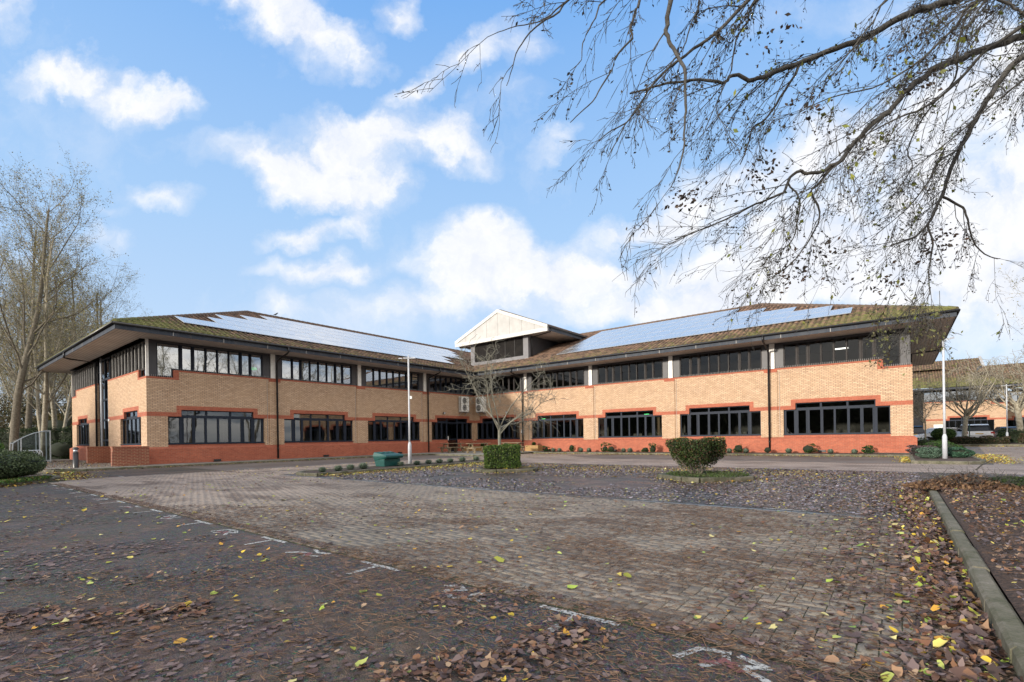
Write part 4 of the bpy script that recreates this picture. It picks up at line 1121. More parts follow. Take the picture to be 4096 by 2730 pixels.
drift([G2(1500, 2720), G2(1900, 2680), G2(2100, 2650), G2(2250, 2560), G2(2330, 2500)], 520, .13, .08, (6,4,.2,.1), .4, .22, .015)
drift([G2(0, 2330), G2(500, 2330), G2(900, 2300)], 200, .14, .08, (6,3,.3,.1), .35, .2, .01)
drift([G2(1700, 2400), G2(2100, 2430)], 160, .2, .08, (7,3,.3,.1), .3, .15, .006)
scatter(2400, -18, .3, 2.84, 3.0, .05, (9,1,.1,.05), .06, .12, z=.009, mask=(.9, .42, 33), k=6)
# road: sparse, with patches
scatter(2600, -20, .3, 2.9, 8.3, .085, (1.2,1.6,.9,.5), .16, .4, z=.012, fn=lambda u, v: infr(u, v), mask=(.35, .36, 9))
scatter(9000, -8, .3, 2.9, 8.3, .05, (10,2,.05,.03), .08, .15, z=.011, mask=(.6, .55, 6), fn=infr)
scatter(1100, -1.1, .35, 2.9, 8.3, .085, (9,3,.8,.5), .12, .3, z=.012, mask=(.8, .42, 7))
scatter(1100, -22, -17, 8, 27, .10, (1,1,1.6,.4), .2, .3, z=.012, k=6)
# right kerb drift
drift([(.22, -1), (.22, 3.5)], 800, .15, .085, (9,5,.9,.6), .5, .35, .03)
drift([(.24, 1.8), (.24, 8), (.24, 13.8)], 5200, .13, .085, (9,5,1.1,.7), .5, .38, .03)
scatter(2000, -.45, .40, 1.0, 13.9, .085, (9,3.4,.6,.4), .2, .4, z=.004)
# mulch bed
CUR[0] = PAL_SHEEN*.75
scatter(20000, .56, 5, -1, 13.8, .05, (8,5,.2,.05), .35, .4, z=.15, fn=infr, k=6)
scatter(11000, .56, 5, -1, 13.8, .08, (6,6,.7,.3), .3, .5, z=.15, fn=infr)
scatter(14000, 3, 14, 2, 13.8, .085, (6,6,.7,.3), .3, .5, z=.15, fn=infr, k=6)
CUR[0] = PAL_WET
# central bays
KEEP = BATCH; BATCH = []
CUR[0] = PAL_SHEEN*1.1
scatter(52000, -15.3, .4, 8.6, 18.5, .085, (12,2.4,1.0,.3), .16, .3, z=0, mask=(.35, .29, 12), k=6)
scatter(6000, .4, 14, 14.1, 18.5, .085, (12,2.4,1.0,.3), .16, .3, z=0, mask=(.35, .38, 12), k=6)
CUR[0] = PAL_WET
flush('fallen_leaves', 'soaked purple-brown leaves trodden over the tarmac around the two kerbed islands', 'leafsheen')
BATCH = KEEP
scatter(3500, -15.3, .4, 14.5, 18.6, .085, (1,4,6,.6), .2, .4, mask=(.5, .40, 13), k=6)
drift([(-15.1, 8.8), (-15.2, 10), (-15.65, 18.0)], 3200, .32, .085, (1,3,8,.8), .4, .3, .02, 6)
drift([(-14.6, 11), (-14.7, 18)], 1800, .7, .08, (2,4,6,.6), .4, .3, .01, 6)
for isl in (isl1, isl2): drift(isl+[isl[0]], 1100, .24, .08, (1,4,4,.6), .4, .3, .02, 6)
drift([(-12, 15.5), (-6, 16.5), (-2, 17)], 2600, .9, .08, (2,4,5,.6), .4, .3, .01, 6)
scatter(700, -11.9, -10.5, 13.1, 14.6, .07, (1,3,3,1), .3, .4, z=.11, k=6)
# along the far kerbs
drift([(-21.5, 29.4), (.3, 29.7)], 3600, .35, .09, (2,5,4,.5), .4, .3, .01, 6)
drift([(.25, 24), (.3, 29.4)], 700, .2, .10, (0,1,9,.6), .4, .3, .02, 6)
drift([(-28.2, 5.2), (-28.3, 24)], 1600, .2, .09, (4,5,1,.3), .4, .3, .01, 6)
drift([(2.6, 24.2), (3.0, 28), (3.0, 34)], 2200, .5, .10, (0,2,9,.5), .4, .3, .02, 6)
scatter(3200, 2.6, 12, 24, 45, .10, (2,4,2.5,.3), .2, .3, z=.01, mask=(.3, .45, 15), k=6)
scatter(2500, 3, 14, 50, 53, .12, (1,5,4,.3), .2, .3, z=.01, k=6)
# juniper bed corner and verge
drift([(-18.6, .2), (-20.0, 1.5), (-21.5, 2.6)], 1300, .22, .10, (1,3,7,.5), .4, .3, .02, 6)
drift([(-21.5, 3.2), (-23.5, 3.9), (-26, 4.2), (-28, 4.3)], 2200, .35, .10, (2,5,5,.5), .4, .3, .02, 6)
scatter(5200, -46, -29, 2.6, 7.5, .09, (4,6,.8,.2), .3, .4, z=.10, k=6, mask=(.4, .36, 17))
flush('fallen_leaves', 'brown and yellow autumn leaves lying over the near paving, the kerbs and the mulch bed')
# twigs and pine needles
def litter(n, u0, u1, v0, v1, lmin, lmax, w, mask, z=.012, fn=None):
    P = np.stack([LG.uniform(u0, u1, n), LG.uniform(v0, v1, n)], 1); P = P[cloudmask(P, *mask)]
    if fn is not None: P = P[fn(P[:, 0], P[:, 1])]
    m = len(P); a = LG.normal(.2, 1.0, m); l = LG.uniform(lmin, lmax, m)/2; dx, dy = np.cos(a)*l, np.sin(a)*l; nx, ny = -np.sin(a)*w/2, np.cos(a)*w/2
    dz = LG.normal(0, .12, m)*l; V = np.zeros((m, 4, 3))
    for k, (s, t) in enumerate(((-1,-1),(1,-1),(1,1),(-1,1))):
        V[:, k, 0] = P[:, 0]+s*dx+t*nx; V[:, k, 1] = P[:, 1]+s*dy+t*ny; V[:, k, 2] = z+.003+s*dz+np.abs(dz)+.001*t
    c = np.array([(.13,.075,.045),(.09,.058,.042),(.17,.105,.065),(.06,.042,.035)])[LG.integers(0, 4, m)]*LG.uniform(.6, 1.2, m)[:, None]
    return V.reshape(-1, 3), np.arange(m*4).reshape(-1, 4), c
LT = [litter(4500, -20, .3, 2.82, 3.05, .02, .09, .0032, (.9, .34, 29)), litter(5000, -.9, .4, 1, 13, .02, .09, .003, (.9, .4, 28)),
      litter(42000, -9, .4, -4, 8.3, .02, .075, .0026, (.55, .47, 21), fn=lambda u, v: infr(u, v) & (np.hypot(u, v) < 9)),
      litter(26000, -5, .4, -4, 5, .03, .09, .0025, (.8, .40, 22), fn=infr),
      litter(22000, -14, .3, 2.9, 8.3, .05, .14, .0045, (.4, .53, 23), fn=infr),
      litter(9000, .56, 6, 0, 13.5, .05, .16, .004, (.5, .4, 24), z=.16, fn=infr)]
o = 0; V = []; F = []; Cc = []
for v, f, c in LT: V.append(v); F.append(f+o); Cc.append(c); o += len(v)
tag(fastmesh('twig_litter', np.concatenate(V), np.concatenate(F), MT['needle'], None, np.concatenate(Cc)), 'thin brown twigs and needles strewn over the tarmac and paving', None, None, 'stuff')
# ================================================================== TREES
def grow(rg, p, d, ln, r, lvl, out, prm):
    """out: list of (points, radii, level)"""
    n = prm['seg'][lvl]; pts = [p.copy()]; rad = [r]; d = d.normalized(); st = ln/n
    r1 = r*prm['taper'][lvl]
    for k in range(n):
        w = prm['wander'][lvl]
        d = (d+Vector((rg.gauss(0, w), rg.gauss(0, w), rg.gauss(0, w)))+Vector((0, 0, prm['up'][lvl]))).normalized()
        p = p+d*st; pts.append(p.copy()); rad.append(r+(r1-r)*(k+1)/n)
    out.append((pts, rad, lvl))
    if lvl+1 < prm['lv']:
        m = prm['kids'][lvl]; m = rg.randint(int(m*.8), int(m*1.2+.5))
        for j in range(m):
            t = prm['from'][lvl]+(1-prm['from'][lvl])*((j+rg.random())/m)
            f = t*n; i = min(int(f), n-1); q = pts[i].lerp(pts[i+1], f-i); dd = (pts[i+1]-pts[i]).normalized()
            side = Vector((rg.gauss(0,1), rg.gauss(0,1), rg.gauss(0,1))); side = (side-dd*side.dot(dd)).normalized()
            a = R(rg.uniform(*prm['ang'][lvl])); nd = dd*math.cos(a)+side*math.sin(a)
            l2 = ln*rg.uniform(*prm['len'][lvl])*(1-prm['short'][lvl]*t)
            grow(rg, q, nd, l2, max(prm.get('rmin', .003), (r+(r1-r)*t)*rg.uniform(*prm['thin'][lvl])), lvl+1, out, prm)
def limbs_mesh(name, items, m, parent, sides=5):
    V = []; F = []; o = 0
    for pts, rad, lv in items:
        n = sides if lv < 2 else 3; P = np.array([tuple(p) for p in pts]); d = np.gradient(P, axis=0); d /= np.linalg.norm(d, axis=1, keepdims=True)+1e-9
        ref = np.array([.31, .22, .93]) if abs(d[0][2]) < .9 else np.array([1, .1, 0.]); x = np.cross(d, ref); x /= np.linalg.norm(x, axis=1, keepdims=True)+1e-9; y = np.cross(d, x)
        a = np.arange(n)*2*PI/n; rr = np.array(rad)[:, None, None]
        Q = P[:, None]+(x[:, None]*np.cos(a)[None, :, None]+y[:, None]*np.sin(a)[None, :, None])*rr
        V.append(Q.reshape(-1, 3)); k = len(P); i, j = np.meshgrid(np.arange(k-1), np.arange(n), indexing='ij'); A_ = i*n+j; B_ = i*n+(j+1) % n
        F.append((np.stack([A_, B_, B_+n, A_+n], -1).reshape(-1, 4))+o); o += k*n
    return fastmesh(name, np.concatenate(V), np.concatenate(F), m, parent, smooth=True)
def leafcards(name, P, size, cols, parent, mat='leaf', seed=0, flat=0.0, jit=.35):
    rg = np.random.default_rng(seed); n = len(P); P = np.asarray(P, float)
    a = rg.normal(0, 1, (n, 3)); a[:, 2] *= (1-flat); a /= np.linalg.norm(a, axis=1, keepdims=True); b = rg.normal(0, 1, (n, 3)); b = np.cross(a, b); b /= np.linalg.norm(b, axis=1, keepdims=True)
    s = (size*rg.uniform(.5, 1.3, n))[:, None]/2; V = np.zeros((n, 4, 3))
    V[:, 0] = P-a*s; V[:, 1] = P+b*s*.55; V[:, 2] = P+a*s; V[:, 3] = P-b*s*.55
    cols = np.asarray(cols, float); c = cols[rg.integers(0, len(cols), n)]*rg.uniform(1-jit, 1+jit, n)[:, None]
    return fastmesh(name, V.reshape(-1, 3), np.arange(n*4).reshape(-1, 4), MT[mat], parent, c)
def bare_tree(label, loc, h, seed, prm, group=None, bark='bark', leaf=None, lean=(0, 0), r=None, rz=0, name='bare_tree', fork=0):
    rg = random.Random(seed); root = thing(name, label, 'tree', loc, rz, group)
    out = []; d = Vector((lean[0], lean[1], 1))
    grow(rg, Vector((0, 0, -.05)), d, h, r or h*.02, 0, out, prm)
    for k in range(fork):
        grow(rg, Vector((rg.uniform(-.2, .2), rg.uniform(-.2, .2), -.05)), d+Vector((rg.uniform(-.35, .35), rg.uniform(-.35, .35), 0)), h*rg.uniform(.75, .95), (r or h*.02)*.75, 0, out, prm)
    limbs_mesh('trunk', [o for o in out if o[2] == 0], MT[bark], root, 9)
    limbs_mesh('crown', [o for o in out if o[2] > 0], MT[bark], root)
    if leaf:
        n, size, cols = leaf; tips = [o for o in out if o[2] >= prm['lv']-2]; P = []
        for k in range(n):
            t = rg.choice(tips)[0]; q = rg.choice(t); P.append((q.x+rg.gauss(0, .12), q.y+rg.gauss(0, .12), q.z+rg.gauss(0, .12)))
        o = leafcards('leaves', P, size, cols, root, seed=seed)
    return root
WOOD = dict(lv=4, seg=[12,7,5,3], taper=[.22,.25,.3,.5], wander=[.035,.13,.2,.25], up=[.03,.10,.07,.03], kids=[20,10,7,0], ang=[(25,55),(25,60),(25,65),(0,0)],
            len=[(.30,.48),(.30,.55),(.35,.6),(0,0)], short=[.35,.3,.2,0], thin=[(.28,.5),(.35,.55),(.4,.6),(0,0)], rmin=.006)
WOOD['from'] = [.22,.12,.1,0]
GLF = [(.17,.16,.05), (.26,.23,.08), (.11,.11,.04), (.30,.24,.09)]
def camxy(px, d): return ((px-2048)/FPX*d, d)
def woodloc(px, d):
    a, b = camxy(px, d); u, v = fwd(a, b); return (u, v, .05)
protos = []
spec = [(55, 35, 19.5, 'tall bare tree with a thick reddish ivy-flecked trunk, leftmost behind the hedge', 'bark', (0,.0), .27),
        (165, 38, 17, 'bare tree with a pale lichened trunk leaning right behind the cycle shelter', 'bark2', (.22,.06), .21),
        (305, 47, 17.5, 'slim upright bare tree just left of the white eaves of the left wing', 'bark', (.02,0), .22),
        (225, 41, 15, 'forked pale tree with a split torn trunk right of the cycle shelter', 'bark2', (.10,-.05), .2)]
for k, (px, d, h, lb, bk_, ln_, r_) in enumerate(spec):
    protos.append(bare_tree(lb, woodloc(px, d), h, 40+k, WOOD, 'bare trees of the wood on the left', bk_, (5600, .11, GLF), ln_, r_, fork=1 if k in (1, 3) else 0))
more = [(-60, 37, 0, 3.1, 1.0, 'bare tree at the left edge of the photo with twigs reaching in'),
        (10, 46, 1, 1.0, 1.25, 'bare tree behind the thick reddish trunk'), (110, 45, 2, 2.0, 1.22, 'upright bare tree above the cycle shelter roof'),
        (250, 56, 0, 2.2, .88, 'bare tree whose crown shows above the left roof corner'), (385, 53, 2, .6, 1.0, 'bare tree seen over the far eaves of the left wing'),
        (430, 50, 2, 4.1, .92, 'slim bare tree with a spiky top above the left end roof'), (470, 60, 0, 5.1, .74, 'low spreading bare tree peeping over the left end roof'),
        (130, 60, 3, 1.5, 1.2, 'pale bare tree deep in the wood'), (-20, 62, 2, .3, 1.35, 'tallest slim tree deep in the wood at far left'),
        (345, 62, 3, 3.3, 1.0, 'pale bare tree far behind the left end wall'), (60, 75, 0, 4.4, 1.15, 'bare tree in the hazy back row of the wood'),
        (200, 72, 2, 2.9, 1.2, 'slim bare tree in the back row, right of the leaning trunk'), (300, 80, 0, 1.9, 1.0, 'spreading bare tree in the back row beside the building'),
        (30, 58, 3, 2.6, 1.25, 'pale bare tree between the reddish trunk and the back row'), (160, 52, 0, 5.5, .9, 'bare tree right behind the cycle shelter hedge'), (275, 68, 2, 1.2, 1.1, 'slim bare tree showing between the shelter and the end wall'), (95, 90, 3, .9, 1.3, 'faint bare tree at the very back of the wood')]
for px, d, k, rz, sc, lb in more:
    dup(protos[k], woodloc(px, d), rz, lb, sc)
# dark understorey and the clipped hedge in front of the wood
def hedge(name, label, cat, loc, rz, dims, n, size, cols, seed, round_=.25, group=None, wob=.06, shape='box', core=(.012,.018,.008), par=None):
    """clipped hedge: leaves spread through the outer shell of a rounded block"""
    root = thing(name, label, cat, loc, rz, group) if par is None else par
    rg = np.random.default_rng(seed); a, b, h = dims[0]/2, dims[1]/2, dims[2]
    P = rg.uniform(-1, 1, (n*2, 3)); m = np.abs(P).max(1); P = P[m > .05]; m = np.abs(P).max(1, keepdims=True)
    if shape == 'box': Q = P/m; e = 8.0
    else: Q = P/np.linalg.norm(P, axis=1, keepdims=True); e = 2.0
    nn = (np.abs(Q)**e).sum(1, keepdims=True)**(1/e)
    if shape == 'box': Q = Q/nn*1.0
    dpt = 1-np.abs(rg.normal(0, .09, (len(Q), 1))); Q = Q*dpt
    ph = rg.uniform(0, 6, 6)
    w = wob*(np.sin(Q[:, 0]*a*5+ph[0])+np.sin(Q[:, 1]*b*6+ph[1])+np.sin((Q[:, 0]*a+Q[:, 2]*h)*4+ph[2])+.6*np.sin(Q[:, 0]*a*13+Q[:, 2]*h*9+ph[3]))/2
    X = Q[:, 0]*(a+w); Y = Q[:, 1]*(b+w); Z = (Q[:, 2]*.5+.5)*h+w*(Q[:, 2] > .2)
    keep = Z > .03; P3 = np.stack([X, Y, Z], 1)[keep][:n]
    o = leafcards('foliage', P3, size, cols, root, seed=seed)
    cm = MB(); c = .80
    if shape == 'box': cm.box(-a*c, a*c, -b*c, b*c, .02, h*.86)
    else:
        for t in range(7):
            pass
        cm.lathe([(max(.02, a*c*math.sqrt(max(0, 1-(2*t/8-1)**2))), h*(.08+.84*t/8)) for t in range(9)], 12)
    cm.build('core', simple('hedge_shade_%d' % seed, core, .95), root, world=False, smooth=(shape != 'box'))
    return root
def cl(px, d, z=0.0):
    a, b = camxy(px, d); u, v = fwd(a, b); return (u, v, z)
HG = [(.035,.075,.012), (.06,.12,.02), (.09,.15,.025), (.03,.055,.012), (.14,.17,.04)]
HD = [(.022,.040,.014), (.035,.06,.018), (.018,.03,.012), (.05,.07,.025)]
hedge('clipped_hedge', 'long dark clipped hedge in front of the wood, behind the cycle shelter', 'hedge', cl(75, 39.5, .05), YAW, (15, 1.6, 2.5), 26000, .12, HD, 3, wob=.12)
hedge('shrub', 'dark evergreen shrub mass between the wood and the end wall', 'shrub', cl(285, 38, .05), YAW, (3.4, 2.0, 1.6), 9000, .11, HD, 4, shape='round', wob=.12)
hedge('shrub', 'yellowing bush behind the dark shrubs left of the end wall', 'shrub', cl(262, 47, .05), YAW, (5, 3.0, 4.2), 9000, .14, [(.10,.08,.02),(.06,.07,.02),(.15,.09,.03)], 5, shape='round', wob=.2)
rgu = random.Random(8)
UP_ = []
for k in range(9):
    px = -120+k*55; d = 52+rgu.uniform(0, 22)
    UP_.append(cl(px, d))
us = thing('undergrowth', 'tangled brown and green undergrowth deep in the wood', 'undergrowth', cl(100, 60, 0), 0, None, 'stuff')
P = []
rgn = np.random.default_rng(77)
for k, c in enumerate(UP_):
    m = 3200; q = rgn.normal(0, 1, (m, 3)); q /= np.linalg.norm(q, axis=1, keepdims=True); q *= rgn.uniform(.5, 1, (m, 1))**.5
    q = q*np.array([4.5, 3, 3.6])+np.array([c[0], c[1], 2.4+.5*(k % 3)]); P.append(q)
P = np.concatenate(P); P = P[P[:, 2] > .05]-np.array(us.location)
leafcards('undergrowth_leaves', P, .28, [(.06,.055,.025),(.09,.075,.035),(.04,.05,.02),(.13,.10,.05)], us, seed=9)
# ---- small bare trees by the car parks
ORN = dict(lv=4, rmin=.008, seg=[4,9,7,4], taper=[.8,.25,.4,.6], wander=[.03,.17,.28,.34], up=[0,.06,.02,-.02], kids=[10,15,6,0], ang=[(28,66),(25,60),(25,70),(0,0)],
           len=[(1.35,2.0),(.22,.46),(.35,.75),(0,0)], short=[0,.35,.2,0], thin=[(.38,.62),(.3,.5),(.45,.7),(0,0)])
ORN['from'] = [.78,.34,.15,0]
MT['barkg'] = simple('greenish_smooth_bark', (.13,.125,.10), .8, c2=(.20,.19,.15), scale=14, bs=.4, bscale=40)
bare_tree('low spreading bare tree rising out of the square clipped hedge', (-11.72, 13.95, .1), 1.62, 23, ORN, None, 'barkg', None, (0, 0), .068, name='bare_tree')
ORN2 = dict(ORN); ORN2['kids'] = [10,11,5,0]; ORN2['from'] = [.72,.2,.15,0]; ORN2['rmin'] = .013; ORN2['ang'] = [(22,58),(25,60),(25,65),(0,0)]; ORN2['len'] = [(1.0,1.5),(.3,.55),(.35,.7),(0,0)]
ft = bare_tree('larger bare tree with a stout trunk between the white car and the lamp post', (4.35, 57, .1), 2.9, 31, ORN2, 'bare trees by the far building', 'bark2', None, (.02, 0), .2)
dup(ft, (7.9, 58, .1), 2.1, 'tall bare tree behind the distant lamp post at the right edge', 1.18)
ORN3 = dict(ORN2); ft3 = bare_tree('thin young bare tree tied to a stake beside the corner of the right wing', (1.75, 55, .1), 2.3, 33, ORN3, 'bare trees by the far building', 'bark2', None, (.05, 0), .07)
# ---- the big tree overhanging from the right
BT = thing('overhanging_tree', 'large weeping tree whose bare drooping boughs hang across the upper right of the view', 'tree', fwd(10.2, 5.2)+(0.1,))
tb = np.array(BT.location)
rg = random.Random(99)
def PX(lst): return [at(x, y, d)-Vector(tb) for x, y, d in lst]
root_top = at(5600, -700, 6.0)-Vector(tb)
trunk = [Vector((0, 0, -.2)), Vector((.05, .02, 1.5)), Vector((.0, .1, 3.2)), Vector((-.05, .12, 5.0)), Vector((.02, .1, 7.0)), Vector((.0, .0, 9.5)), Vector((.1, .1, 12))]
limbs_mesh('trunk', [(trunk, [.42,.34,.30,.27,.22,.15,.06], 0)], MT['bark'], BT, 12)
boughs = [
 ([(4600,-420,6.4),(4250,-130,6.3),(3900,-30,6.2),(3800,4,6.15),(3667,42,6.1),(3582,81,6.0),(3491,133,6.0),(3393,175,5.9),(3309,210,5.9),(3210,246,5.8),(3119,284,5.8),(3042,312,5.7),(3000,319,5.7),(2931,300,5.7),(2893,332,5.6),(2797,322,5.6),(2700,330,5.5),(2612,350,5.5),(2520,375,5.4)], .085, .012, 4),
 ([(3210,246,5.8),(3160,330,5.8),(3105,420,5.9),(3060,480,5.9),(3010,515,6.0),(2995,570,6.0),(2960,660,6.1)], .026, .008, None),
 ([(4700,-60,7.0),(4350,60,6.9),(4096,145,6.8),(4000,175,6.8),(3880,215,6.7),(3770,255,6.6),(3700,300,6.6),(3640,350,6.5),(3580,425,6.5),(3500,490,6.4),(3440,545,6.4),(3390,610,6.4),(3345,660,6.3),(3280,690,6.3),(3220,692,6.3),(3185,690,6.3),(3150,730,6.3),(3135,770,6.2),(3070,800,6.2),(3000,828,6.2),(2900,880,6.1),(2800,920,6.1),(2700,960,6.0)], .085, .008, 3),
 ([(3330,665,6.35),(3270,740,6.4),(3245,770,6.4),(3280,850,6.5),(3260,920,6.5),(3210,1000,6.6),(3160,1060,6.6),(3090,1110,6.6)], .028, .007, None),
 ([(3150,730,6.3),(3200,800,6.2),(3190,880,6.2),(3170,960,6.1),(3110,1010,6.1),(3020,1050,6.0)], .018, .006, None),
 ([(4700,-300,8.2),(4350,60,8.1),(4150,190,8.0),(4050,270,8.0),(3990,340,8.0),(3950,410,7.9),(3900,490,7.9),(3860,560,7.9),(3830,610,7.8),(3790,710,7.8),(3770,780,7.8),(3740,840,7.7),(3710,900,7.7),(3660,950,7.7),(3600,970,7.6),(3560,985,7.6)], .095, .014, 6),
 ([(3770,788,7.8),(3850,830,7.9),(3870,880,7.9),(3900,980,8.0),(3960,1030,8.0),(4000,1035,8.1)], .03, .008, None),
 ([(3710,900,7.7),(3730,980,7.6),(3715,1080,7.6),(3720,1180,7.5)], .025, .008, None),
 ([(4600,-260,5.6),(4096,105,5.7),(3950,200,5.7),(3830,330,5.8),(3700,430,5.8),(3600,470,5.8),(3480,530,5.9)], .045, .010, 2),
 ([(4300,-500,5.0),(3560,-520,4.9),(2900,-360,4.8),(2689,0,4.7),(2670,96,4.7),(2666,147,4.7),(2695,198,4.7),(2733,268,4.6),(2743,357,4.6),(2743,446,4.6),(2740,510,4.6),(2733,606,4.5),(2708,695,4.5),(2686,749,4.5)], .050, .006, 3),
 ([(2900,-360,4.8),(2600,-100,4.7),(2561,0,4.6),(2536,64,4.6),(2523,115,4.6),(2529,153,4.6),(2472,217,4.5),(2446,281,4.5),(2408,344,4.5),(2370,408,4.4),(2319,453,4.4),(2281,491,4.4)], .024, .005, None),
 ([(2600,-100,4.7),(2421,0,4.6),(2383,70,4.5),(2344,140,4.5),(2328,191,4.5),(2325,242,4.5),(2281,284,4.4)], .014, .004, None),
 ([(2600,-100,4.7),(2400,-90,4.5),(2274,0,4.4),(2236,48,4.4),(2159,96,4.3),(2102,153,4.3),(2064,217,4.3),(2051,268,4.2),(2026,344,4.2)], .018, .004, None),
 ([(2274,0,4.4),(2200,60,4.4),(2150,90,4.4),(2070,105,4.4),(1990,130,4.4)], .011, .004, None),
 ([(3560,-520,4.9),(3100,-100,5.0),(2900,100,5.0),(2800,180,5.0),(2740,220,4.9),(2638,306,4.9),(2593,364,4.9),(2548,434,4.9),(2504,491,4.8),(2446,523,4.8),(2395,564,4.8)], .032, .006, None),
 ([(2504,491,4.8),(2470,560,4.8),(2430,630,4.8)], .011, .005, None),
 ([(3560,-520,5.2),(3200,-200,5.2),(3010,20,5.2),(2990,90,5.2),(2944,160,5.3),(2925,280,5.3),(2880,380,5.3),(2820,520,5.3)], .026, .006, None),
 ([(4250,-130,6.3),(3700,-80,5.6),(3547,0,5.4),(3500,80,5.4),(3450,140,5.4),(3330,300,5.5),(3250,420,5.5)], .026, .006, None),
 ([(4250,-130,6.3),(3912,0,5.2),(3828,105,5.3),(3702,225,5.4),(3603,295,5.5),(3491,351,5.5),(3316,393,5.6),(3200,450,5.7)], .028, .006, None),
 ([(4250,-130,6.3),(3912,0,6.9),(3828,197,6.9),(3821,316,7.0),(3702,456,7.0),(3630,600,7.1),(3650,670,7.1),(3560,800,7.1)], .028, .007, None),
 ([(4350,60,6.9),(4096,316,6.6),(3982,407,6.6),(3850,520,6.5),(3700,640,6.5),(3560,740,6.4)], .024, .006, None),
 ([(3835,596,7.8),(3751,653,7.4),(3716,723,7.2),(3660,800,7.1),(3600,860,7.0),(3480,960,7.0)], .022, .006, None),
 ([(4400,-260,5.6),(3980,-60,4.8),(4040,20,4.8),(4096,60,4.8),(4200,160,4.9)], .024, .010, None),
 ([(3200,-200,5.2),(2850,-60,5.0),(2790,40,5.0),(2760,110,5.0),(2730,200,5.0),(2650,280,4.9),(2560,340,4.9)], .018, .005, None),
]
items = []; twigs = []; tips = []
TW = dict(lv=3, seg=[6,4,3], taper=[.3,.35,.5], wander=[.10,.16,.2], up=[-.06,-.10,-.12], kids=[7,3,0], ang=[(12,42),(15,45),(0,0)], len=[(.28,.55),(.3,.6),(0,0)], short=[.3,.2,0], thin=[(.5,.75),(.6,.8),(0,0)])
TW['from'] = [.15,.2,0]
for lst, r0, r1, hook in boughs:
    P = PX(lst); 
    if hook is not None: P = [trunk[min(6, hook)]] + P
    # smooth by subdividing with a Catmull-Rom pass
    Q = []
    for i in range(len(P)-1):
        p0, p1, p2, p3 = P[max(0, i-1)], P[i], P[i+1], P[min(len(P)-1, i+2)]
        for s in (0, .33, .66):
            Q.append(.5*((2*p1)+(-p0+p2)*s+(2*p0-5*p1+4*p2-p3)*s*s+(-p0+3*p1-3*p2+p3)*s**3))
    Q.append(P[-1]); r0 *= .68; r1 *= .75; rad = [r0+(r1-r0)*(i/(len(Q)-1))**.8 for i in range(len(Q))]
    for i in range(1, len(Q)-1): Q[i] += Vector((rg.gauss(0,1), rg.gauss(0,1), rg.gauss(0,1)))*rad[i]*.35
    items.append((Q, rad, 0 if r0 > .02 else 1))
    acc = 0
    for i in range(1, len(Q)):
        seg = Q[i]-Q[i-1]; acc += seg.length*(9.5 if r0 > .02 else 11)
        w = Q[i]+Vector(tb); Xc, Yc = CW*w.x+SW*w.y, -SW*w.x+CW*w.y
        if abs(Xc/max(Yc, .1)) > 1.5: acc = 0; continue
        thin_ = .46 if Xc/Yc > .42 else (.31 if Xc/Yc > .22 else .13)
        while acc > 0:
            acc -= 1/thin_; t = rg.random(); q = Q[i-1].lerp(Q[i], t)
            # twigs trail forward and down along the bough, some to each side
            back = Vector(fwd(-1, rg.uniform(-.5, .5))+(-.75,)).normalized()
            dd = (seg.normalized()*.6+back*.7+Vector((rg.gauss(0,.4), rg.gauss(0,.4), rg.gauss(0,.34)))).normalized()
            grow(rg, q, dd, rg.uniform(.35, 1.15)*(1.25 if Yc > 5.5 else .8), max(.0032, min(.0075, rad[i]*.4)), 0, twigs, TW)
for pts, rad, lv in twigs:
    if lv >= 1: tips.append(pts)
    for i in range(len(rad)): rad[i] = max(rad[i], .0019)
limbs_mesh('bough', items, MT['bark3'], BT, 8)
limbs_mesh('twigs', [(a, b, c+1) for a, b, c in twigs], MT['bark3'], BT)
P = []
for k in range(15000):
    t = rg.choice(tips); q = rg.choice(t); w = q+Vector(tb); Xc, Yc = CW*w.x+SW*w.y, -SW*w.x+CW*w.y
    if Xc/Yc < (2700-2048)/FPX and rg.random() < .75: continue
    P.append((q.x+rg.gauss(0, .015), q.y+rg.gauss(0, .015), q.z-rg.uniform(0, .03)))
leafcards('catkins', P, .034, [(.045,.038,.03),(.06,.05,.035),(.035,.03,.026)], BT, seed=1)
P = []
for k in range(900):
    q = rg.choice(rg.choice(tips)); w = q+Vector(tb); Xc, Yc = CW*w.x+SW*w.y, -SW*w.x+CW*w.y
    if Xc/Yc < .45: continue
    P.append(tuple(q))
leafcards('leaves', P, .07, [(.16,.18,.03),(.22,.23,.05),(.11,.14,.03)], BT, seed=2)
# clumps of dry dead leaves, and the leafy spray hanging in front of the wing corner
P = []
for cx, cy, d, s, n in ((3900,1400,0,0,0),(3720,1010,7.6,.16,90),(3770,960,7.6,.16,80),(3540,1130,7.4,.16,70),(3250,420,5.5,.12,40),(3120,170,5.8,.16,60),(3700,330,6.5,.14,50),(3620,200,6.4,.14,40),(3040,700,6.1,.16,80),(2740,790,5.9,.12,60),(3170,1090,6.6,.2,110),(3300,1020,6.6,.15,60)):
    for k in range(n):
        p = at(cx, cy, d)-Vector(tb); P.append((p.x+rg.gauss(0, s), p.y+rg.gauss(0, s), p.z+rg.gauss(0, s*.7)))
leafcards('dead_leaves', P, .065, [(.05,.035,.025),(.08,.05,.035),(.035,.028,.022)], BT, seed=3)
sp = []; spl = []
for k in range(16):
    x0, y0 = rg.uniform(3560, 3760), rg.uniform(1130, 1200)
    q = at(x0, y0, 7.5)-Vector(tb)
    grow(rg, q, Vector((rg.gauss(0,.3), rg.gauss(0,.3), -1)), rg.uniform(.5, 1.1), .004, 0, sp, TW)
limbs_mesh('spray_twigs', [(a, b, c+1) for a, b, c in sp], MT['bark3'], BT)
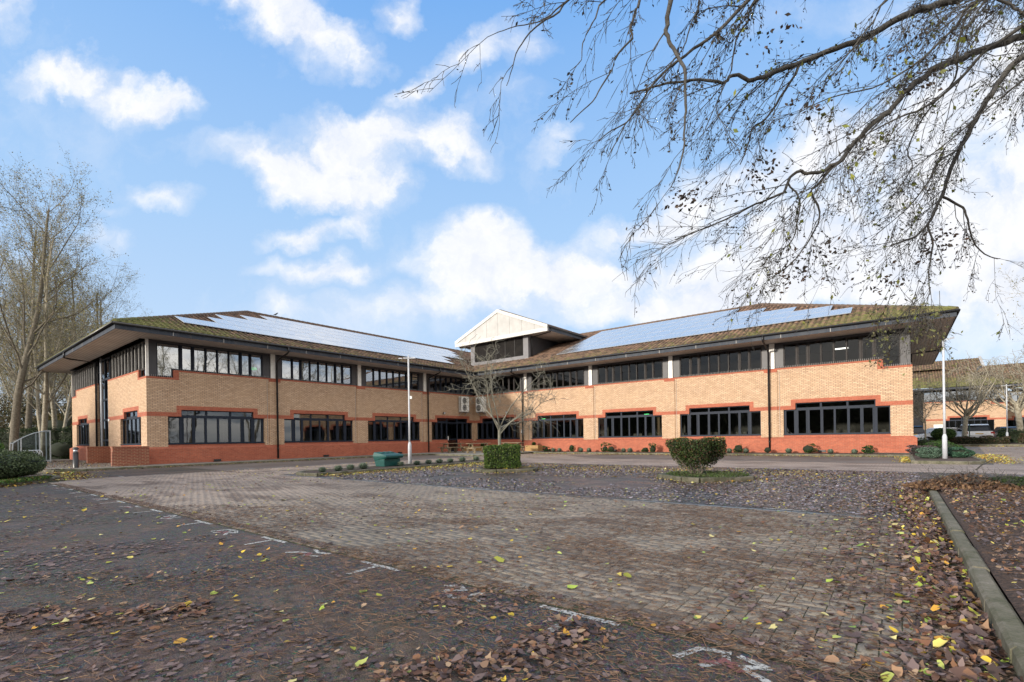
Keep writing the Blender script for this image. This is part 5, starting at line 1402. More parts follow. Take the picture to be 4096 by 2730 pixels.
for k in range(420):
    q = rg.choice(rg.choice(sp)[0]); spl.append((q.x+rg.gauss(0,.03), q.y+rg.gauss(0,.03), q.z+rg.gauss(0,.03)))
leafcards('spray_leaves', spl, .06, [(.12,.12,.05),(.16,.17,.06),(.09,.07,.04),(.20,.19,.08)], BT, seed=4)
# ---- trees out of the view that the glass mirrors: a wood behind the camera, bare trees to the right
for k in range(7):
    u, v = fwd(38+5*(k % 3), -16+7.5*k); dup(protos[(k+1) % 4], (u, v, 0), k*2.1, 'bare tree off to the right, mirrored in the left wing', 1.1+.1*(k % 3))
EVG = [(.04,.06,.02),(.07,.085,.03),(.03,.04,.018),(.09,.08,.04)]
ev_ = thing('evergreen_wood', 'dark evergreen wood behind the photographer', 'wood', fwd(-45, -40)+(0,), 0, None, 'stuff')
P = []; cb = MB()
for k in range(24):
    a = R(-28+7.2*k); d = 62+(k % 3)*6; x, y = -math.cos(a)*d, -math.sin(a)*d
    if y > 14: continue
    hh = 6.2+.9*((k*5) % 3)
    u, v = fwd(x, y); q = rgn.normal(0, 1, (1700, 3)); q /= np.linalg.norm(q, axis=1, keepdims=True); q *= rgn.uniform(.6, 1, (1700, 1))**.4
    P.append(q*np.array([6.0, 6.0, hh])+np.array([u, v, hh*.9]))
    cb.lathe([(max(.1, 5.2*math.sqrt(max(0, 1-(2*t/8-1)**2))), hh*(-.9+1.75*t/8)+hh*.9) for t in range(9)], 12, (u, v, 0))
cb.build('dark_core', simple('evergreen_inside', (.010,.014,.006), .95), ev_, smooth=True)  # dark solids added inside the crowns so the glass mirrors no sky gaps
P = np.concatenate(P)-np.array(ev_.location); P = P[P[:, 2] > 0]
leafcards('evergreen_leaves', P, .9, EVG, ev_, seed=6)
# ================================================================== SHRUBS
hedge('clipped_hedge', 'square clipped green hedge block round the foot of the low bare tree', 'hedge', (-11.3, 13.62, .1), YAW, (1.33, 1.15, .86), 13000, .052, HG, 11, wob=.035)
# the wild bush: wide flat top narrowing to bare stems
wb = thing('wild_bush', 'overgrown bush with a flat wide top and bare stems on the right kerbed island', 'bush', (-4.30, 13.38, .12), YAW); wb.scale = (.92, .92, .96)
rgn2 = np.random.default_rng(21)
m = 20000; t = rgn2.beta(2.2, 1.1, m); ang = rgn2.uniform(0, 2*PI, m); rr = np.sqrt(rgn2.uniform(.25, 1, m))
prof = np.interp(t, [0, .15, .35, .6, .85, 1], [.30, .42, .60, .78, .86, .80]); lob = 1+.12*np.sin(3*ang+1)+.08*np.sin(5*ang+t*6)
zz_ = .10+t*.92+.03*np.sin(ang*4)
sel = (rgn2.uniform(0, 1, m) < np.clip((t-.0)*3.2, .12, 1))
P = np.stack([np.cos(ang)*prof*rr*lob, np.sin(ang)*prof*rr*lob*.8, zz_], 1)[sel]
leafcards('foliage', P, .052, [(.026,.05,.012),(.04,.07,.018),(.065,.085,.022),(.018,.032,.010),(.09,.045,.028)], wb, seed=22)
tipz = P[:, 2] > .93; 
leafcards('caught_leaves', P[tipz][:260]+np.array([0, 0, .02]), .075, [(.28,.13,.05),(.40,.32,.06),(.32,.18,.09)], wb, seed=23)
rgw = random.Random(4); st = []
WBP = dict(lv=2, seg=[5,3], taper=[.5,.5], wander=[.12,.2], up=[.05,0], kids=[4,0], ang=[(15,50),(0,0)], len=[(.3,.5),(0,0)], short=[.2,0], thin=[(.5,.7),(0,0)]); WBP['from'] = [.3,0]
for k in range(26):
    a = rgw.uniform(0, 2*PI); grow(rgw, Vector((math.cos(a)*.14, math.sin(a)*.10, 0)), Vector((math.cos(a)*.5, math.sin(a)*.5, 1)), rgw.uniform(.6, .95), rgw.uniform(.007, .016), 0, st, WBP)
limbs_mesh('stems', st, MT['bark'], wb)
# ground cover in the wild bush island
P = []
for k in range(2600):
    a, r_ = rgw.uniform(0, 2*PI), math.sqrt(rgw.random())*1.0; P.append((-4.1+math.cos(a)*r_*1.05, 13.6+math.sin(a)*r_*1.0, .12+rgw.uniform(0, .05)))
tag(leafcards('weeds', P, .05, [(.05,.085,.02),(.07,.10,.03),(.06,.06,.03)], None, seed=24), 'low green weeds under the overgrown bush', None, None, 'stuff')
# left junipers
hedge('juniper', 'low spreading juniper with feathery grey-green sprays at the left edge', 'shrub', (-22.9, 1.45, .06), .1, (4.2, 3.3, 1.0), 19000, .07, [(.05,.075,.03),(.08,.11,.05),(.035,.05,.02),(.11,.14,.07)], 31, shape='round', wob=.08)
hedge('laurel_bush', 'bright green rounded bush behind the juniper at the left edge', 'shrub', (-26.6, 1.3, .05), .2, (2.7, 2.3, 1.55), 9000, .085, [(.07,.15,.02),(.11,.19,.03),(.04,.09,.015)], 32, shape='round', wob=.1)
P = []
for k in range(3000): 
    t = rgw.random(); P.append((-20.15-1.5*t+rgw.uniform(-.1, .5)*-1, 1.95+1.15*t-rgw.uniform(0, .35), .10+rgw.uniform(0, .09)))
tag(leafcards('ground_cover', P, .06, [(.06,.13,.02),(.09,.17,.03),(.04,.08,.02),(.12,.10,.03)], None, seed=33), 'fresh green ground cover along the kerb below the juniper', None, None, 'stuff')
# lavender clumps
def tuft(name, label, cat, loc, r, h, n, cols, seed, group, w=.014):
    root = thing(name, label, cat, loc, 0, group); rg = np.random.default_rng(seed)
    a = rg.uniform(0, 2*PI, n); ph = np.abs(rg.normal(0, .75, n)).clip(0, 1.5); l = rg.uniform(.6, 1, n)
    d = np.stack([np.cos(a)*np.sin(ph)*r*1.1, np.sin(a)*np.sin(ph)*r*1.1, np.cos(ph)*h], 1)*l[:, None]
    b = np.stack([np.cos(a)*r*.25, np.sin(a)*r*.25, np.zeros(n)], 1); s = np.stack([-np.sin(a), np.cos(a), np.zeros(n)], 1)*w/2
    V = np.stack([b-s, b+s, b+d+s*.5, b+d-s*.5], 1); cols = np.array(cols); c = cols[rg.integers(0, len(cols), n)]*rg.uniform(.6, 1.3, n)[:, None]
    fastmesh('foliage', V.reshape(-1, 3), np.arange(n*4).reshape(-1, 4), MT['leaf'], root, c); return root
LAV = [(.20,.25,.19),(.14,.19,.13),(.26,.30,.24),(.09,.14,.08)]
lavs = [(-16.1, 9.35, .16, .19), (-16.05, 9.95, .19, .22), (-16.35, 10.65, .19, .22), (-16.25, 11.15, .24, .25), (-16.5, 13.15, .17, .2), (-16.45, 14.0, .19, .2), (-16.55, 14.75, .19, .21), (-16.6, 15.45, .2, .22), (-16.6, 16.15, .2, .22), (-16.6, 16.95, .22, .24), (-16.75, 18.1, .22, .24)]
lb_l = ['lavender clump at the near tip of the narrow bed, beside a yellow leaf pile', 'second lavender clump from the near tip of the narrow bed', 'third lavender clump from the near tip of the narrow bed', 'large lavender clump just left of the green grit bin', 'lavender clump just right of the green grit bin', 'first lavender clump right of the near lamp post', 'second lavender clump right of the near lamp post', 'third lavender clump right of the near lamp post', 'fourth lavender clump right of the near lamp post', 'lavender clump next to last before the square hedge', 'lavender clump at the far end of the narrow bed']
for k, (u, v, r_, h_) in enumerate(lavs): tuft('lavender', lb_l[k], 'lavender', (u, v, .085), r_, h_, 700, LAV, 50+k, 'lavender clumps in the narrow bed')
# shrubs along the right wing
SHR = [(.03,.07,.015),(.05,.10,.02),(.02,.045,.012)]
def gxz(px, v): # u on the line v for photo column px
    a = (px-2048)/FPX; return (CW*a-SW)/(SW*a+CW)*v
sh = [(2185,'d',.42),(2215,'g',.3),(2240,'g',.3),(2286,'d',.48),(2326,'g',.32),(2358,'g',.32),(2420,'d',.42),(2446,'d',.46),(2496,'g',.3),(2521,'g',.32),(2580,'d',.42),(2612,'d',.46),(2918,'g',.3),(2953,'d',.44),(2984,'g',.28),(3070,'d',.44),(3155,'g',.3),(3232,'d',.52),(3322,'g',.26),(3417,'g',.26),(3471,'d',.44)]
ordn = ['first','second','third','fourth','fifth','sixth','seventh','eighth','ninth','tenth','eleventh','twelfth']
nd_, ng_ = 0, 0
for k, (px, t, s) in enumerate(sh):
    u = gxz(px, 32.3)
    if t == 'd':
        hedge('shrub', '%s dark round shrub from the left at the foot of the right wing' % ordn[nd_], 'shrub', (u, 32.3, .07), k, (s*(.8+.5*((k*7)%4)/3), s*(1.15-.4*((k*5)%3)/2), s*(.85+.35*((k*3)%5)/4)), 520, .085, SHR, 70+k, shape='round', wob=.16, group='dark shrubs along the right wing'); nd_ += 1
    else:
        tuft('grass_clump', '%s pale grey grassy clump from the left at the foot of the right wing' % ordn[ng_], 'plant', (u, 32.2, .07), s*.7, s, 500, LAV, 70+k, 'grey clumps along the right wing', .03); ng_ += 1
# bed at the corner of the right wing
for k, (u, v, w_, h_, lb, cs) in enumerate([(1.65, 30.2, 1.5, .55, 'large dark trailing shrub behind the right lamp post', SHR), (1.95, 27.6, 1.0, .42, 'blue-green conifer low to the right of the right lamp post', [(.04,.10,.06),(.06,.13,.08)]), (.95, 26.6, .8, .34, 'pale blue-green tuft left of the right lamp post', [(.10,.15,.11),(.07,.12,.08)]), (.85, 29.6, 1.1, .5, 'twiggy purple-brown shrub left of the right lamp post', [(.10,.075,.08),(.07,.055,.055)]), (1.5, 34.5, 1.4, .6, 'dark shrub further along the corner bed', SHR), (1.2, 39, 1.6, .7, 'green shrub at the far end of the corner bed', SHR)]):
    hedge('shrub', lb, 'shrub', (u, v, .09), k*.7, (w_, w_*.9, h_), 2600, .075, cs, 100+k, shape='round', wob=.1, group='shrubs in the bed at the right wing corner')
HB = [(.07,.045,.03),(.05,.05,.02),(.10,.06,.04),(.035,.05,.015)]
hedge('clipped_hedge', 'low brownish clipped hedge in front of the white cars', 'hedge', (4.5, 56.2, .12), 0, (5.0, 1.2, .58), 9000, .10, HB, 120, wob=.08)
hedge('clipped_hedge', 'dark green hedge hiding the lower half of the parked cars', 'hedge', (9.6, 58.2, .15), 0, (6.2, 1.4, 1.15), 9000, .11, HD, 121, wob=.06)
hedge('clipped_hedge', 'low brownish hedge behind the distant lamp post', 'hedge', (9.3, 55.2, .15), -.1, (3.6, 1.1, .85), 7000, .10, HB, 122, wob=.1)
hedge('topiary_bush', 'round topped evergreen bush in front of the white hatchback', 'bush', (2.95, 55.6, .52), 0, (1.65, 1.6, .98), 7000, .09, [(.03,.07,.015),(.05,.10,.02),(.07,.12,.03)], 123, shape='round', wob=.05)
hedge('low_bush', 'dark clipped box bush at the right edge beyond the brush pile', 'bush', (1.95, 12.6, .12), .3, (1.5, .6, .22), 4000, .05, HD, 124, wob=.03)
# brush pile with a stick
bp = thing('brush_pile', 'heap of dead twigs and curled leaves at the far end of the mulch bed', 'brush pile', (.98, 12.3, .12)); bs = []
BPP = dict(lv=2, seg=[5,3], taper=[.4,.5], wander=[.25,.3], up=[.0,0], kids=[4,0], ang=[(20,60),(0,0)], len=[(.3,.6),(0,0)], short=[.2,0], thin=[(.5,.8),(0,0)]); BPP['from'] = [.1,0]
for k in range(130):
    a = rgw.uniform(0, 2*PI); r_ = rgw.random()*.55
    grow(rgw, Vector((math.cos(a)*r_*1.2, math.sin(a)*r_*.7, rgw.uniform(.02, .16))), Vector((rgw.gauss(0,1), rgw.gauss(0,1), rgw.uniform(.0, .7))), rgw.uniform(.15, .42), rgw.uniform(.003, .007), 0, bs, BPP)
limbs_mesh('twigs', bs, MT['bark3'], bp)
P = []
for k in range(3400):
    a = rgw.uniform(0, 2*PI); r_ = math.sqrt(rgw.random()); P.append((math.cos(a)*r_*.95, math.sin(a)*r_*.65, .02+(1-r_)*.30*rgw.random()))
leafcards('dead_leaves', P, .075, [(.10,.055,.03),(.06,.035,.025),(.15,.09,.05)], bp, mat='leafwet', seed=7)
sk = MB(); q = [at(3905, 1880, 13.2), at(3925, 1862, 13.25), at(3975, 1838, 13.4)]; sk.tube(q, [.022, .018, .014], 7)
tag(sk.build('stick', MT['bark3']), 'thin straight stick poking up out of the brush pile', 'stick')
# ================================================================== STREET FURNITURE
def lamp(label, loc, rz, head='double'):
    r = thing('lamp_post', label, 'lamp post', loc, rz, 'white lamp posts of the car park')
    b = MB(); b.lathe([(.085, -.02), (.08, .82), (.076, .9), (.055, .97), (.046, 1.0)], 20); b.build('base', MT['pole'], r, False, True)
    p = MB(); p.lathe([(.044, .99), (.041, 2.2), (.037, 4.72), (.039, 4.8)], 16); p.build('pole', MT['pole'], r, False, True)
    c = MB(); c.box(-.03, .03, -.07, -.05, .35, .62); c.build('access_door', MT['white'], r, False)
    h = MB()
    if head == 'double':
        h.obox((.05, 0, 4.80), (.27, 0, 0), (0, .05, 0), (0, 0, .02)); h.obox((-.36, 0, 4.79), (.08, 0, 0), (0, .04, 0), (0, 0, .018)); h.tube([(0,0,4.7), (0,0,4.92)], .03, 8)
    else:
        h.tube([(0, 0, 4.72), (.1, 0, 4.82), (.24, 0, 4.86)], .022, 8); h.obox((.40, 0, 4.91), (.20, 0, .045), (0, .075, 0), (-.01, 0, .032))
    h.build('lamp_head', MT['pole'], r, False)
    return r
l1 = lamp('white lamp post standing in the lavender bed beside the green grit bin', (-17.35, 14.35, .08), YAW)
bx = MB(); bx.box(.05, .13, -.06, .06, 2.95, 3.08); bx.build('junction_box', MT['white'], l1, False)
l2 = lamp('tallest looking lamp post, in the bed at the right wing corner', (1.44, 26.5, .09), YAW+.35, 'single')
lamp('distant lamp post in front of the far hedge', (6.95, 56.8, .1), YAW+.1)
# grit bin
gb = thing('grit_bin', 'dark green plastic grit bin with a sloping overhanging lid', 'grit bin', (-17.18, 12.62, .08), PI/2+.13); gb.scale = (.79, .79, .82); gb.location = (-16.98, 12.85, .08)
def frust(mb, x0, x1, y0, y1, z0, X0, X1, Y0, Y1, z1, yz=None):
    i = len(mb.v); mb.v += [(x0,y0,z0),(x1,y0,z0),(x1,y1,z0),(x0,y1,z0),(X0,Y0,z1),(X1,Y0,z1),(X1,Y1,z1),(X0,Y1,z1)]
    for q in ((0,3,2,1),(4,5,6,7),(0,1,5,4),(1,2,6,5),(2,3,7,6),(3,0,4,7)): mb.f.append(tuple(i+k for k in q))
b = MB(); frust(b, -.55, .55, -.32, .34, 0, -.60, .60, -.36, .38, .38); b.build('tub', MT['green'], gb, False, bevel=.03)
b = MB(); i = 0
# hopper lip that overhangs the tub at the front and sides
b.v = [(-.61,-.50,.42),(.61,-.50,.42),(.61,.38,.30),(-.61,.38,.30),(-.66,-.53,.52),(.66,-.53,.52),(.66,.41,.52),(-.66,.41,.52)]
b.f = [(0,3,2,1),(4,5,6,7),(0,1,5,4),(1,2,6,5),(2,3,7,6),(3,0,4,7)]; b.build('rim', MT['green'], gb, False, bevel=.02)
b = MB(); b.v = [(-.68,-.56,.515),(.68,-.56,.515),(.68,.43,.52),(-.68,.43,.52),(-.62,-.50,.60),(.62,-.50,.60),(.62,.38,.74),(-.62,.38,.74)]
b.f = [(0,3,2,1),(4,5,6,7),(0,1,5,4),(1,2,6,5),(2,3,7,6),(3,0,4,7)]
for x in (-.36, 0, .36): b.obox((x, .12, .72), (.11, 0, 0), (0, .16, .022), (0, -.002, .016))
b.build('lid', MT['green'], gb, False, bevel=.025)
# bollard
bo = thing('bollard_light', 'dark grey cylindrical bollard light with a clear band below its cap', 'bollard', (-30.5, 5.15, .09))
b = MB(); b.lathe([(.115, 0), (.11, .02), (.105, .74)], 20); b.build('post', MT['black'], bo, False, True)
b = MB(); b.lathe([(.085, .74), (.085, .88)], 16); b.build('lens', MT['galv'], bo, False, True)
b = MB(); b.lathe([(.115, .88), (.12, .90), (.11, .95), (.05, .99)], 20); b.build('cap', MT['char'], bo, False, True)
# side walls of the end steps
for u0, u1, v0, lb in ((-30.46, -30.10, 6.45, 'low dark red brick wall nearest the pavement corner'), (-36.72, -36.36, 6.65, 'low dark red brick wall further back by the end entrance')):
    r = thing('low_brick_wall', lb, 'wall', ((u0+u1)/2, 7.2, .09), 0, 'low brick walls flanking the end entrance')
    b = MB(); b.box(u0, u1, v0, 7.93, .08, .98); b.build('brickwork', MT['ramp'], r)
    b = MB(); b.box(u0-.02, u1+.02, v0-.02, 7.93, .981, 1.07); b.build('coping', MT['ramp'], r)
# cycle shelter, open front with a curved clear roof
cs = thing('cycle_shelter', 'galvanised cycle shelter with clear panels and a curved roof', 'cycle shelter', cl(128, 31.2, .06), YAW+.85)
Wd, Hh = 1.7, 2.06; f_ = MB()
arc = [(Wd/2-Wd*t, 0, Hh-.78*(t**2.0)) for t in np.linspace(0, 1, 12)]
for y in (0, 2.2):
    f_.tube([(x, y, z) for x, _, z in arc], .032, 8)
    for x in (Wd/2, Wd/2-.50, Wd/2-1.35): 
        zt = np.interp(x, [a[0] for a in arc][::-1], [a[2] for a in arc][::-1]); f_.box(x-.03, x+.03, y-.03, y+.03, 0, zt)
    f_.tube([(-Wd/2, y, Hh-.78), (-Wd/2-.05, y, .3)], .03, 8)
    f_.box(-Wd/2, Wd/2, y-.02, y+.02, .08, .13)
for x, _, z in (arc[0], arc[5], arc[-1]): f_.box(x-.02, x+.02, 0, 2.2, z-.02, z+.02)
f_.build('frame', MT['galv'], cs, False)
g_ = MB()
for y in (0, 2.2): g_.poly([(Wd/2, y, .13)]+[(x, y, z) for x, _, z in arc]+[(-Wd/2, y, .13)])
g_.quad((Wd/2, 0, .13), (Wd/2, 2.2, .13), (Wd/2, 2.2, Hh), (Wd/2, 0, Hh)); g_.build('side_panel', MT['shelterglass'], cs, False)
g_ = MB()
for a, b2 in zip(arc[:-1], arc[1:]): g_.quad((a[0], -.08, a[2]+.04), (b2[0], -.08, b2[2]+.04), (b2[0], 2.3, b2[2]+.04), (a[0], 2.3, a[2]+.04))
g_.build('roof_sheet', MT['shelterglass'], cs, False, True)
for k in range(3):
    x0 = cl(140-16*k, 30.4-.25*k, .06); r = thing('cycle_stand', ['galvanised hoop cycle stand nearest the shelter end', 'middle galvanised hoop cycle stand', 'farthest galvanised hoop cycle stand'][k], 'cycle stand', x0, YAW+.1, 'hoop cycle stands'); b = MB()
    b.tube([(-.42, 0, 0), (-.42, 0, .62), (-.36, 0, .76), (-.22, 0, .82), (.22, 0, .82), (.36, 0, .76), (.42, 0, .62), (.42, 0, 0)], .024, 8); b.build('hoop', MT['galv'], r, False, True)
bn_ = thing('timber_bench', 'low dark timber bench half hidden by the juniper', 'bench', cl(88, 29.2, .06), YAW)
b = MB(); b.box(-.5, .5, -.2, .2, .40, .46); b.build('seat', MT['wood'], bn_, False)
b = MB(); b.box(-.42, -.34, -.15, .15, 0, .40); b.build('leg', MT['wood'], bn_, False)
b = MB(); b.box(.34, .42, -.15, .15, 0, .40); b.build('leg', MT['wood'], bn_, False)
b = MB(); b.box(.44, .58, -.12, .12, 0, .72); b.build('end_post', MT['wood'], bn_, False)
# air conditioning units on brackets
def acunit(label, loc, rz):
    r = thing('air_conditioner', label, 'air conditioner', loc, rz, 'outdoor air conditioners on the wall')
    b = MB(); b.box(-.48, .48, -.38, 0.0, 0, 1.35); b.build('casing', MT['white'], r, False, bevel=.02)
    for k, z in enumerate((.36, .98)):
        f = MB(); f.tube([(-.12, -.385, z), (-.12, -.40, z)], .27, 24); f.build('fan_grille', MT['louvre'], r, False)
        f2 = MB()
        for rr_ in (.28, .19, .10): 
            f2.tube([(-.12+math.cos(a)*rr_, -.41, z+math.sin(a)*rr_) for a in np.linspace(0, 2*PI, 21)], .008, 4, False)
        f2.build('grille_ring', MT['white'], r, False)
    v = MB()
    for z in np.arange(.12, 1.25, .09): v.box(-.486, -.481, -.33, -.06, z, z+.05)
    v.build('side_louvre', MT['louvre'], r, False)
    for x in (-.35, .35):
        k = MB(); k.box(x-.02, x+.02, -.42, .15, -.05, -.01); k.bar((x, .14, -.35), (x, -.35, -.04), .03); k.build('bracket', MT['galv'], r, False)
    return r
acunit('white twin-fan air conditioner on the left wing side of the inner corner', (IU+.15, 31.55, 3.62), PI/2)
acunit('white twin-fan air conditioner on the right wing side of the inner corner', (-29.75, IV-.15, 3.62), 0)
def flood(label, loc, rz):
    r = thing('floodlight', label, 'floodlight', loc, rz, 'small floodlights above the ground-floor windows')
    b = MB(); b.obox((0, -.14, 0), (.11, 0, 0), (0, .03, .015), (0, -.04, .08)); b.build('head', MT['black'], r, False)
    b = MB(); b.obox((0, -.175, -.012), (.09, 0, 0), (0, .004, .002), (0, -.035, .065)); b.build('lens', MT['white'], r, False)
    b = MB(); b.bar((0, 0, -.08), (0, -.12, -.03), .03); b.build('arm', MT['black'], r, False)
flood('small black floodlight on the left wing above the glazed door', (IU+.02, 29.3, 3.45), PI/2)
flood('small black floodlight on the right wing behind the bare tree', (-26.9, IV-.02, 3.45), 0)
def plaque(name, label, cat, loc, rz, w, h, mat='white', marks=0, gap=None):
    r = thing(name, label, cat, loc, rz); b = MB(); b.box(-w/2, w/2, -.015, 0, -h/2, h/2); b.build('plate', MT[mat], r, False)
    if marks:
        m_ = MB()
        for k in range(marks): m_.box(-w*.36, w*(.30-.08*(k % 2)), -.019, -.0155, h*(.34-.7*k/marks)-.012, h*(.34-.7*k/marks)+.012)
        m_.build('faded_print', MT['lead'], r, False)
plaque('wall_notice', 'small white notice beside the downpipe near the inner corner', 'notice', (-25.28, IV-.06, 1.75), 0, .26, .30, marks=3)
plaque('alarm_box', 'small white box on the end wall beside the stair strip', 'alarm box', (-38.3, LV-.02, 2.68), 0, .3, .14)
# picnic tables
def picnic(label, loc, rz):
    r = thing('picnic_table', label, 'picnic table', loc, rz, 'timber picnic tables on the patio')
    b = MB()
    for k in range(5): b.box(-.9, .9, -.36+.148*k, -.36+.148*k+.135, .72, .755)
    b.build('table_top', MT['wood'], r, False)
    for s in (-1, 1):
        b = MB(); b.box(-.9, .9, s*.72-.13, s*.72-.005, .42, .455); b.box(-.9, .9, s*.72+.005, s*.72+.13, .42, .455); b.build('seat', MT['wood'], r, False)
    for x in (-.62, .62):
        b = MB(); b.bar((x, -.55, 0), (x, -.2, .72), .09, .05); b.bar((x, .55, 0), (x, .2, .72), .09, .05); b.box(x-.025, x+.025, -.84, .84, .33, .42); b.box(x-.03, x+.03, -.3, .3, .66, .72); b.box(x-.03, x+.03, -.75, -.66, 0, .33); b.box(x-.03, x+.03, .66, .75, 0, .33); b.build('leg_frame', MT['wood'], r, False)
    return r
picnic('timber picnic table left of the square hedge, by the glazed door', (-27.9, 27.4, .1), PI/2-.25)
picnic('timber picnic table just behind the square hedge on its left', (-24.9, 27.2, .1), PI/2-.4)
picnic('timber picnic table behind the low bare tree, right of the patio', (-23.4, 29.4, .1), .15)
def planter(label, u, v, w, l, h, hasplant, seed, rz=0):
    r = thing('timber_planter', label, 'planter', (u, v, .1), rz, 'yellow timber planters on the patio')
    b = MB(); t = .04
    b.box(-w/2, w/2, -l/2, -l/2+t, 0, h); b.box(-w/2, w/2, l/2-t, l/2, 0, h); b.box(-w/2, -w/2+t, -l/2+t, l/2-t, 0, h); b.box(w/2-t, w/2, -l/2+t, l/2-t, 0, h); b.build('box', MT['newwood'], r, False)
    b = MB(); b.box(-w/2+t, w/2-t, -l/2+t, l/2-t, h-.08, h-.05); b.build('soil', MT['mulch'], r, False)
    if hasplant:
        t_ = tuft('small_plant', label.replace('timber planter', 'leafy plant growing in the timber planter').replace('yellow ', ''), 'plant', (u, v, .1+h-.06), .25, .36, 260, SHR, seed, 'plants in the patio planters', .04)
planter('yellow timber planter under the left window by the corner', -30.25, 31.9, .75, 1.1, .42, True, 201)
planter('yellow timber planter in the very inner corner', -29.4, 32.65, 1.3, .6, .42, True, 202)
planter('yellow timber planter at the right end of the patio', -23.6, 32.5, 1.3, .65, .48, True, 203)
# bird on the ridge
bd = MB(); bd.tube([(0,-.19,.06), (0,-.10,.08), (0,0,.12), (0,.08,.17), (0,.13,.23), (0,.17,.24), (0,.21,.235)], [.012,.03,.055,.052,.034,.028,.004], 10)
bird = thing('bird', 'dark bird perched on the ridge of the left wing roof', 'bird', (ridgeu, 19.2, RZ+.17), -.6); bd.build('body', MT['black'], bird, False, True)
bl_ = MB(); bl_.tube([(.02,0,-.02), (.02,0,.08)], .006, 5); bl_.build('leg', MT['black'], bird, False); bl_ = MB(); bl_.tube([(-.02,0,-.02), (-.02,0,.08)], .006, 5); bl_.build('leg', MT['black'], bird, False)
# exit signs and a ceiling light behind the upper glass
def exitsign(label, loc, rz):
    r = thing('exit_sign', label, 'exit sign', loc, rz, 'green lit exit signs inside the windows'); b = MB(); b.box(-.17, .17, -.02, .02, -.08, .08); b.build('panel', MT['exit'], r, False)
    b = MB(); b.box(-.10, -.05, -.024, -.0205, -.05, .05); b.tube([(-.075, -.024, .055), (-.075, -.022, .057)], .02, 8); b.box(.03, .09, -.024, -.0205, -.05, .05); b.bar((-.04, -.023, 0), (.02, -.023, 0), .012, .004); b.build('pictogram', MT['post'], r, False)
exitsign('lit green exit sign inside the upper window nearest the left corner', (IU-.45, LV+5.65, 5.75), PI/2)
exitsign('lit green exit sign inside the third lower window of the right wing', (RU-14.9, IV+.45, 2.72), 0)
exitsign('lit green exit sign inside the fourth lower window of the right wing', (RU-24.0, IV+.45, 2.72), 0)
ct = MB(); ct.box(-.32, .32, -.05, .05, -.03, .03)
tag(ct.build('ceiling_light', MT['tube']), 'lit tube light inside the upper window nearest the right corner', 'ceiling light'); bpy.data.objects['ceiling_light'].location = (RU-3.2, IV+1.5, 6.2)
# ================================================================== FAR BUILDING AND CARS
fb = thing('far_office_building', 'second buff brick office with the same banded windows beyond the parked cars', 'building', (2.6, 87, 0))
F2 = Fr((2.6, 87), (1, 0), (0, -1)); m1 = {'buff': MB(), 'band': MB()}
def c2(s, z):
    if z < .9: return 'band'
    a, b_, c_, d_ = 2.0, 6.9, 2.65, 6.25
    if a < s < b_ and z < 2.55 and z > 1.05: return None
    if c_ < s < d_ and z < 2.92: return None
    if c_-.23 < s < d_+.23 and 2.55 < z < 3.15: return 'band'
    if 2.55 < z < 2.78: return 'band'
    if z < 4.55: return 'buff'
    if s > 6.9: return 'band' if z < 4.66 else None
    if s > 6.6: return 'band'
    return 'buff' if z < 5 else 'band'
cells(F2, m1, [0, 8.0, 2.0, 6.9, 2.65, 6.25, 2.42, 6.48, 6.6], [0, .9, 1.05, 2.55, 2.78, 2.92, 3.15, 4.55, 4.66, 5.0, 5.09], c2, 0, .15)
m1['buff'].build('wall', MT['buff'], fb); m1['band'].build('brick_band', MT['red'], fb)
w3_ = (6.25-2.65)/3
window(F2, lambda s, z: (2.0 < s < 6.9 and z < 2.55) or (2.65 < s < 6.25 and z < 2.92), [(2.05+.61*k, 2.6+.61*k, 1.1, 2.48) for k in range(8)]+[(2.7+w3_*k, 2.6+w3_*(k+1), 2.64, 2.86) for k in range(3)], [2.0, 6.9, 2.65, 6.25], [1.05, 2.55, 2.92], fb)
window(F2, lambda s, z: z > 5.09, [(.1+.66*k, .68+.66*k, 5.17, 6.4) for k in range(12)], [0, 8.0], [5.09, 6.6], fb, o=-.1, gm='glassup', fm='frame2')
window(Fr((-4.0, 87.3), (1, 0), (0, -1)), lambda s, z: True, [(.1+1.1*k, 1.1+1.1*k, z, z+1.5) for k in range(6) for z in (.1, 1.8, 3.5, 5.0)], [0, 6.6], [0, 6.6], fb, fm='char', gm='glassup')
dr_ = MB(); dr_.box(1.55, 2.4, 87.6, 87.65, .3, 2.5); dr_.build('door', simple('orange_timber_door', (.42,.20,.05), .6), fb)
F3 = Fr((10.8, 96), (1, 0), (0, -1)); m2 = {'buff': MB(), 'band': MB()}
def c3(s, z):
    k = s % 6.3
    if z < .9: return 'band'
    if 1 < k < 6 and 1.05 < z < 2.55: return None
    if 1.65 < k < 5.35 and 2.4 < z < 2.92: return None
    if 1.42 < k < 5.58 and 2.55 < z < 3.15: return 'band'
    if 2.55 < z < 2.78: return 'band'
    return 'buff' if z < 5 else ('band' if z < 5.09 else None)
sb_ = [0, 44.1]
for k in range(7): sb_ += [6.3*k+x for x in (0, 1, 6, 1.65, 5.35, 1.42, 5.58)]
cells(F3, m2, sb_, [0, .9, 1.05, 2.55, 2.78, 2.92, 3.15, 5.0, 5.09], c3, 0, .15)
m2['buff'].build('wall', MT['buff'], fb); m2['band'].build('brick_band', MT['red'], fb)
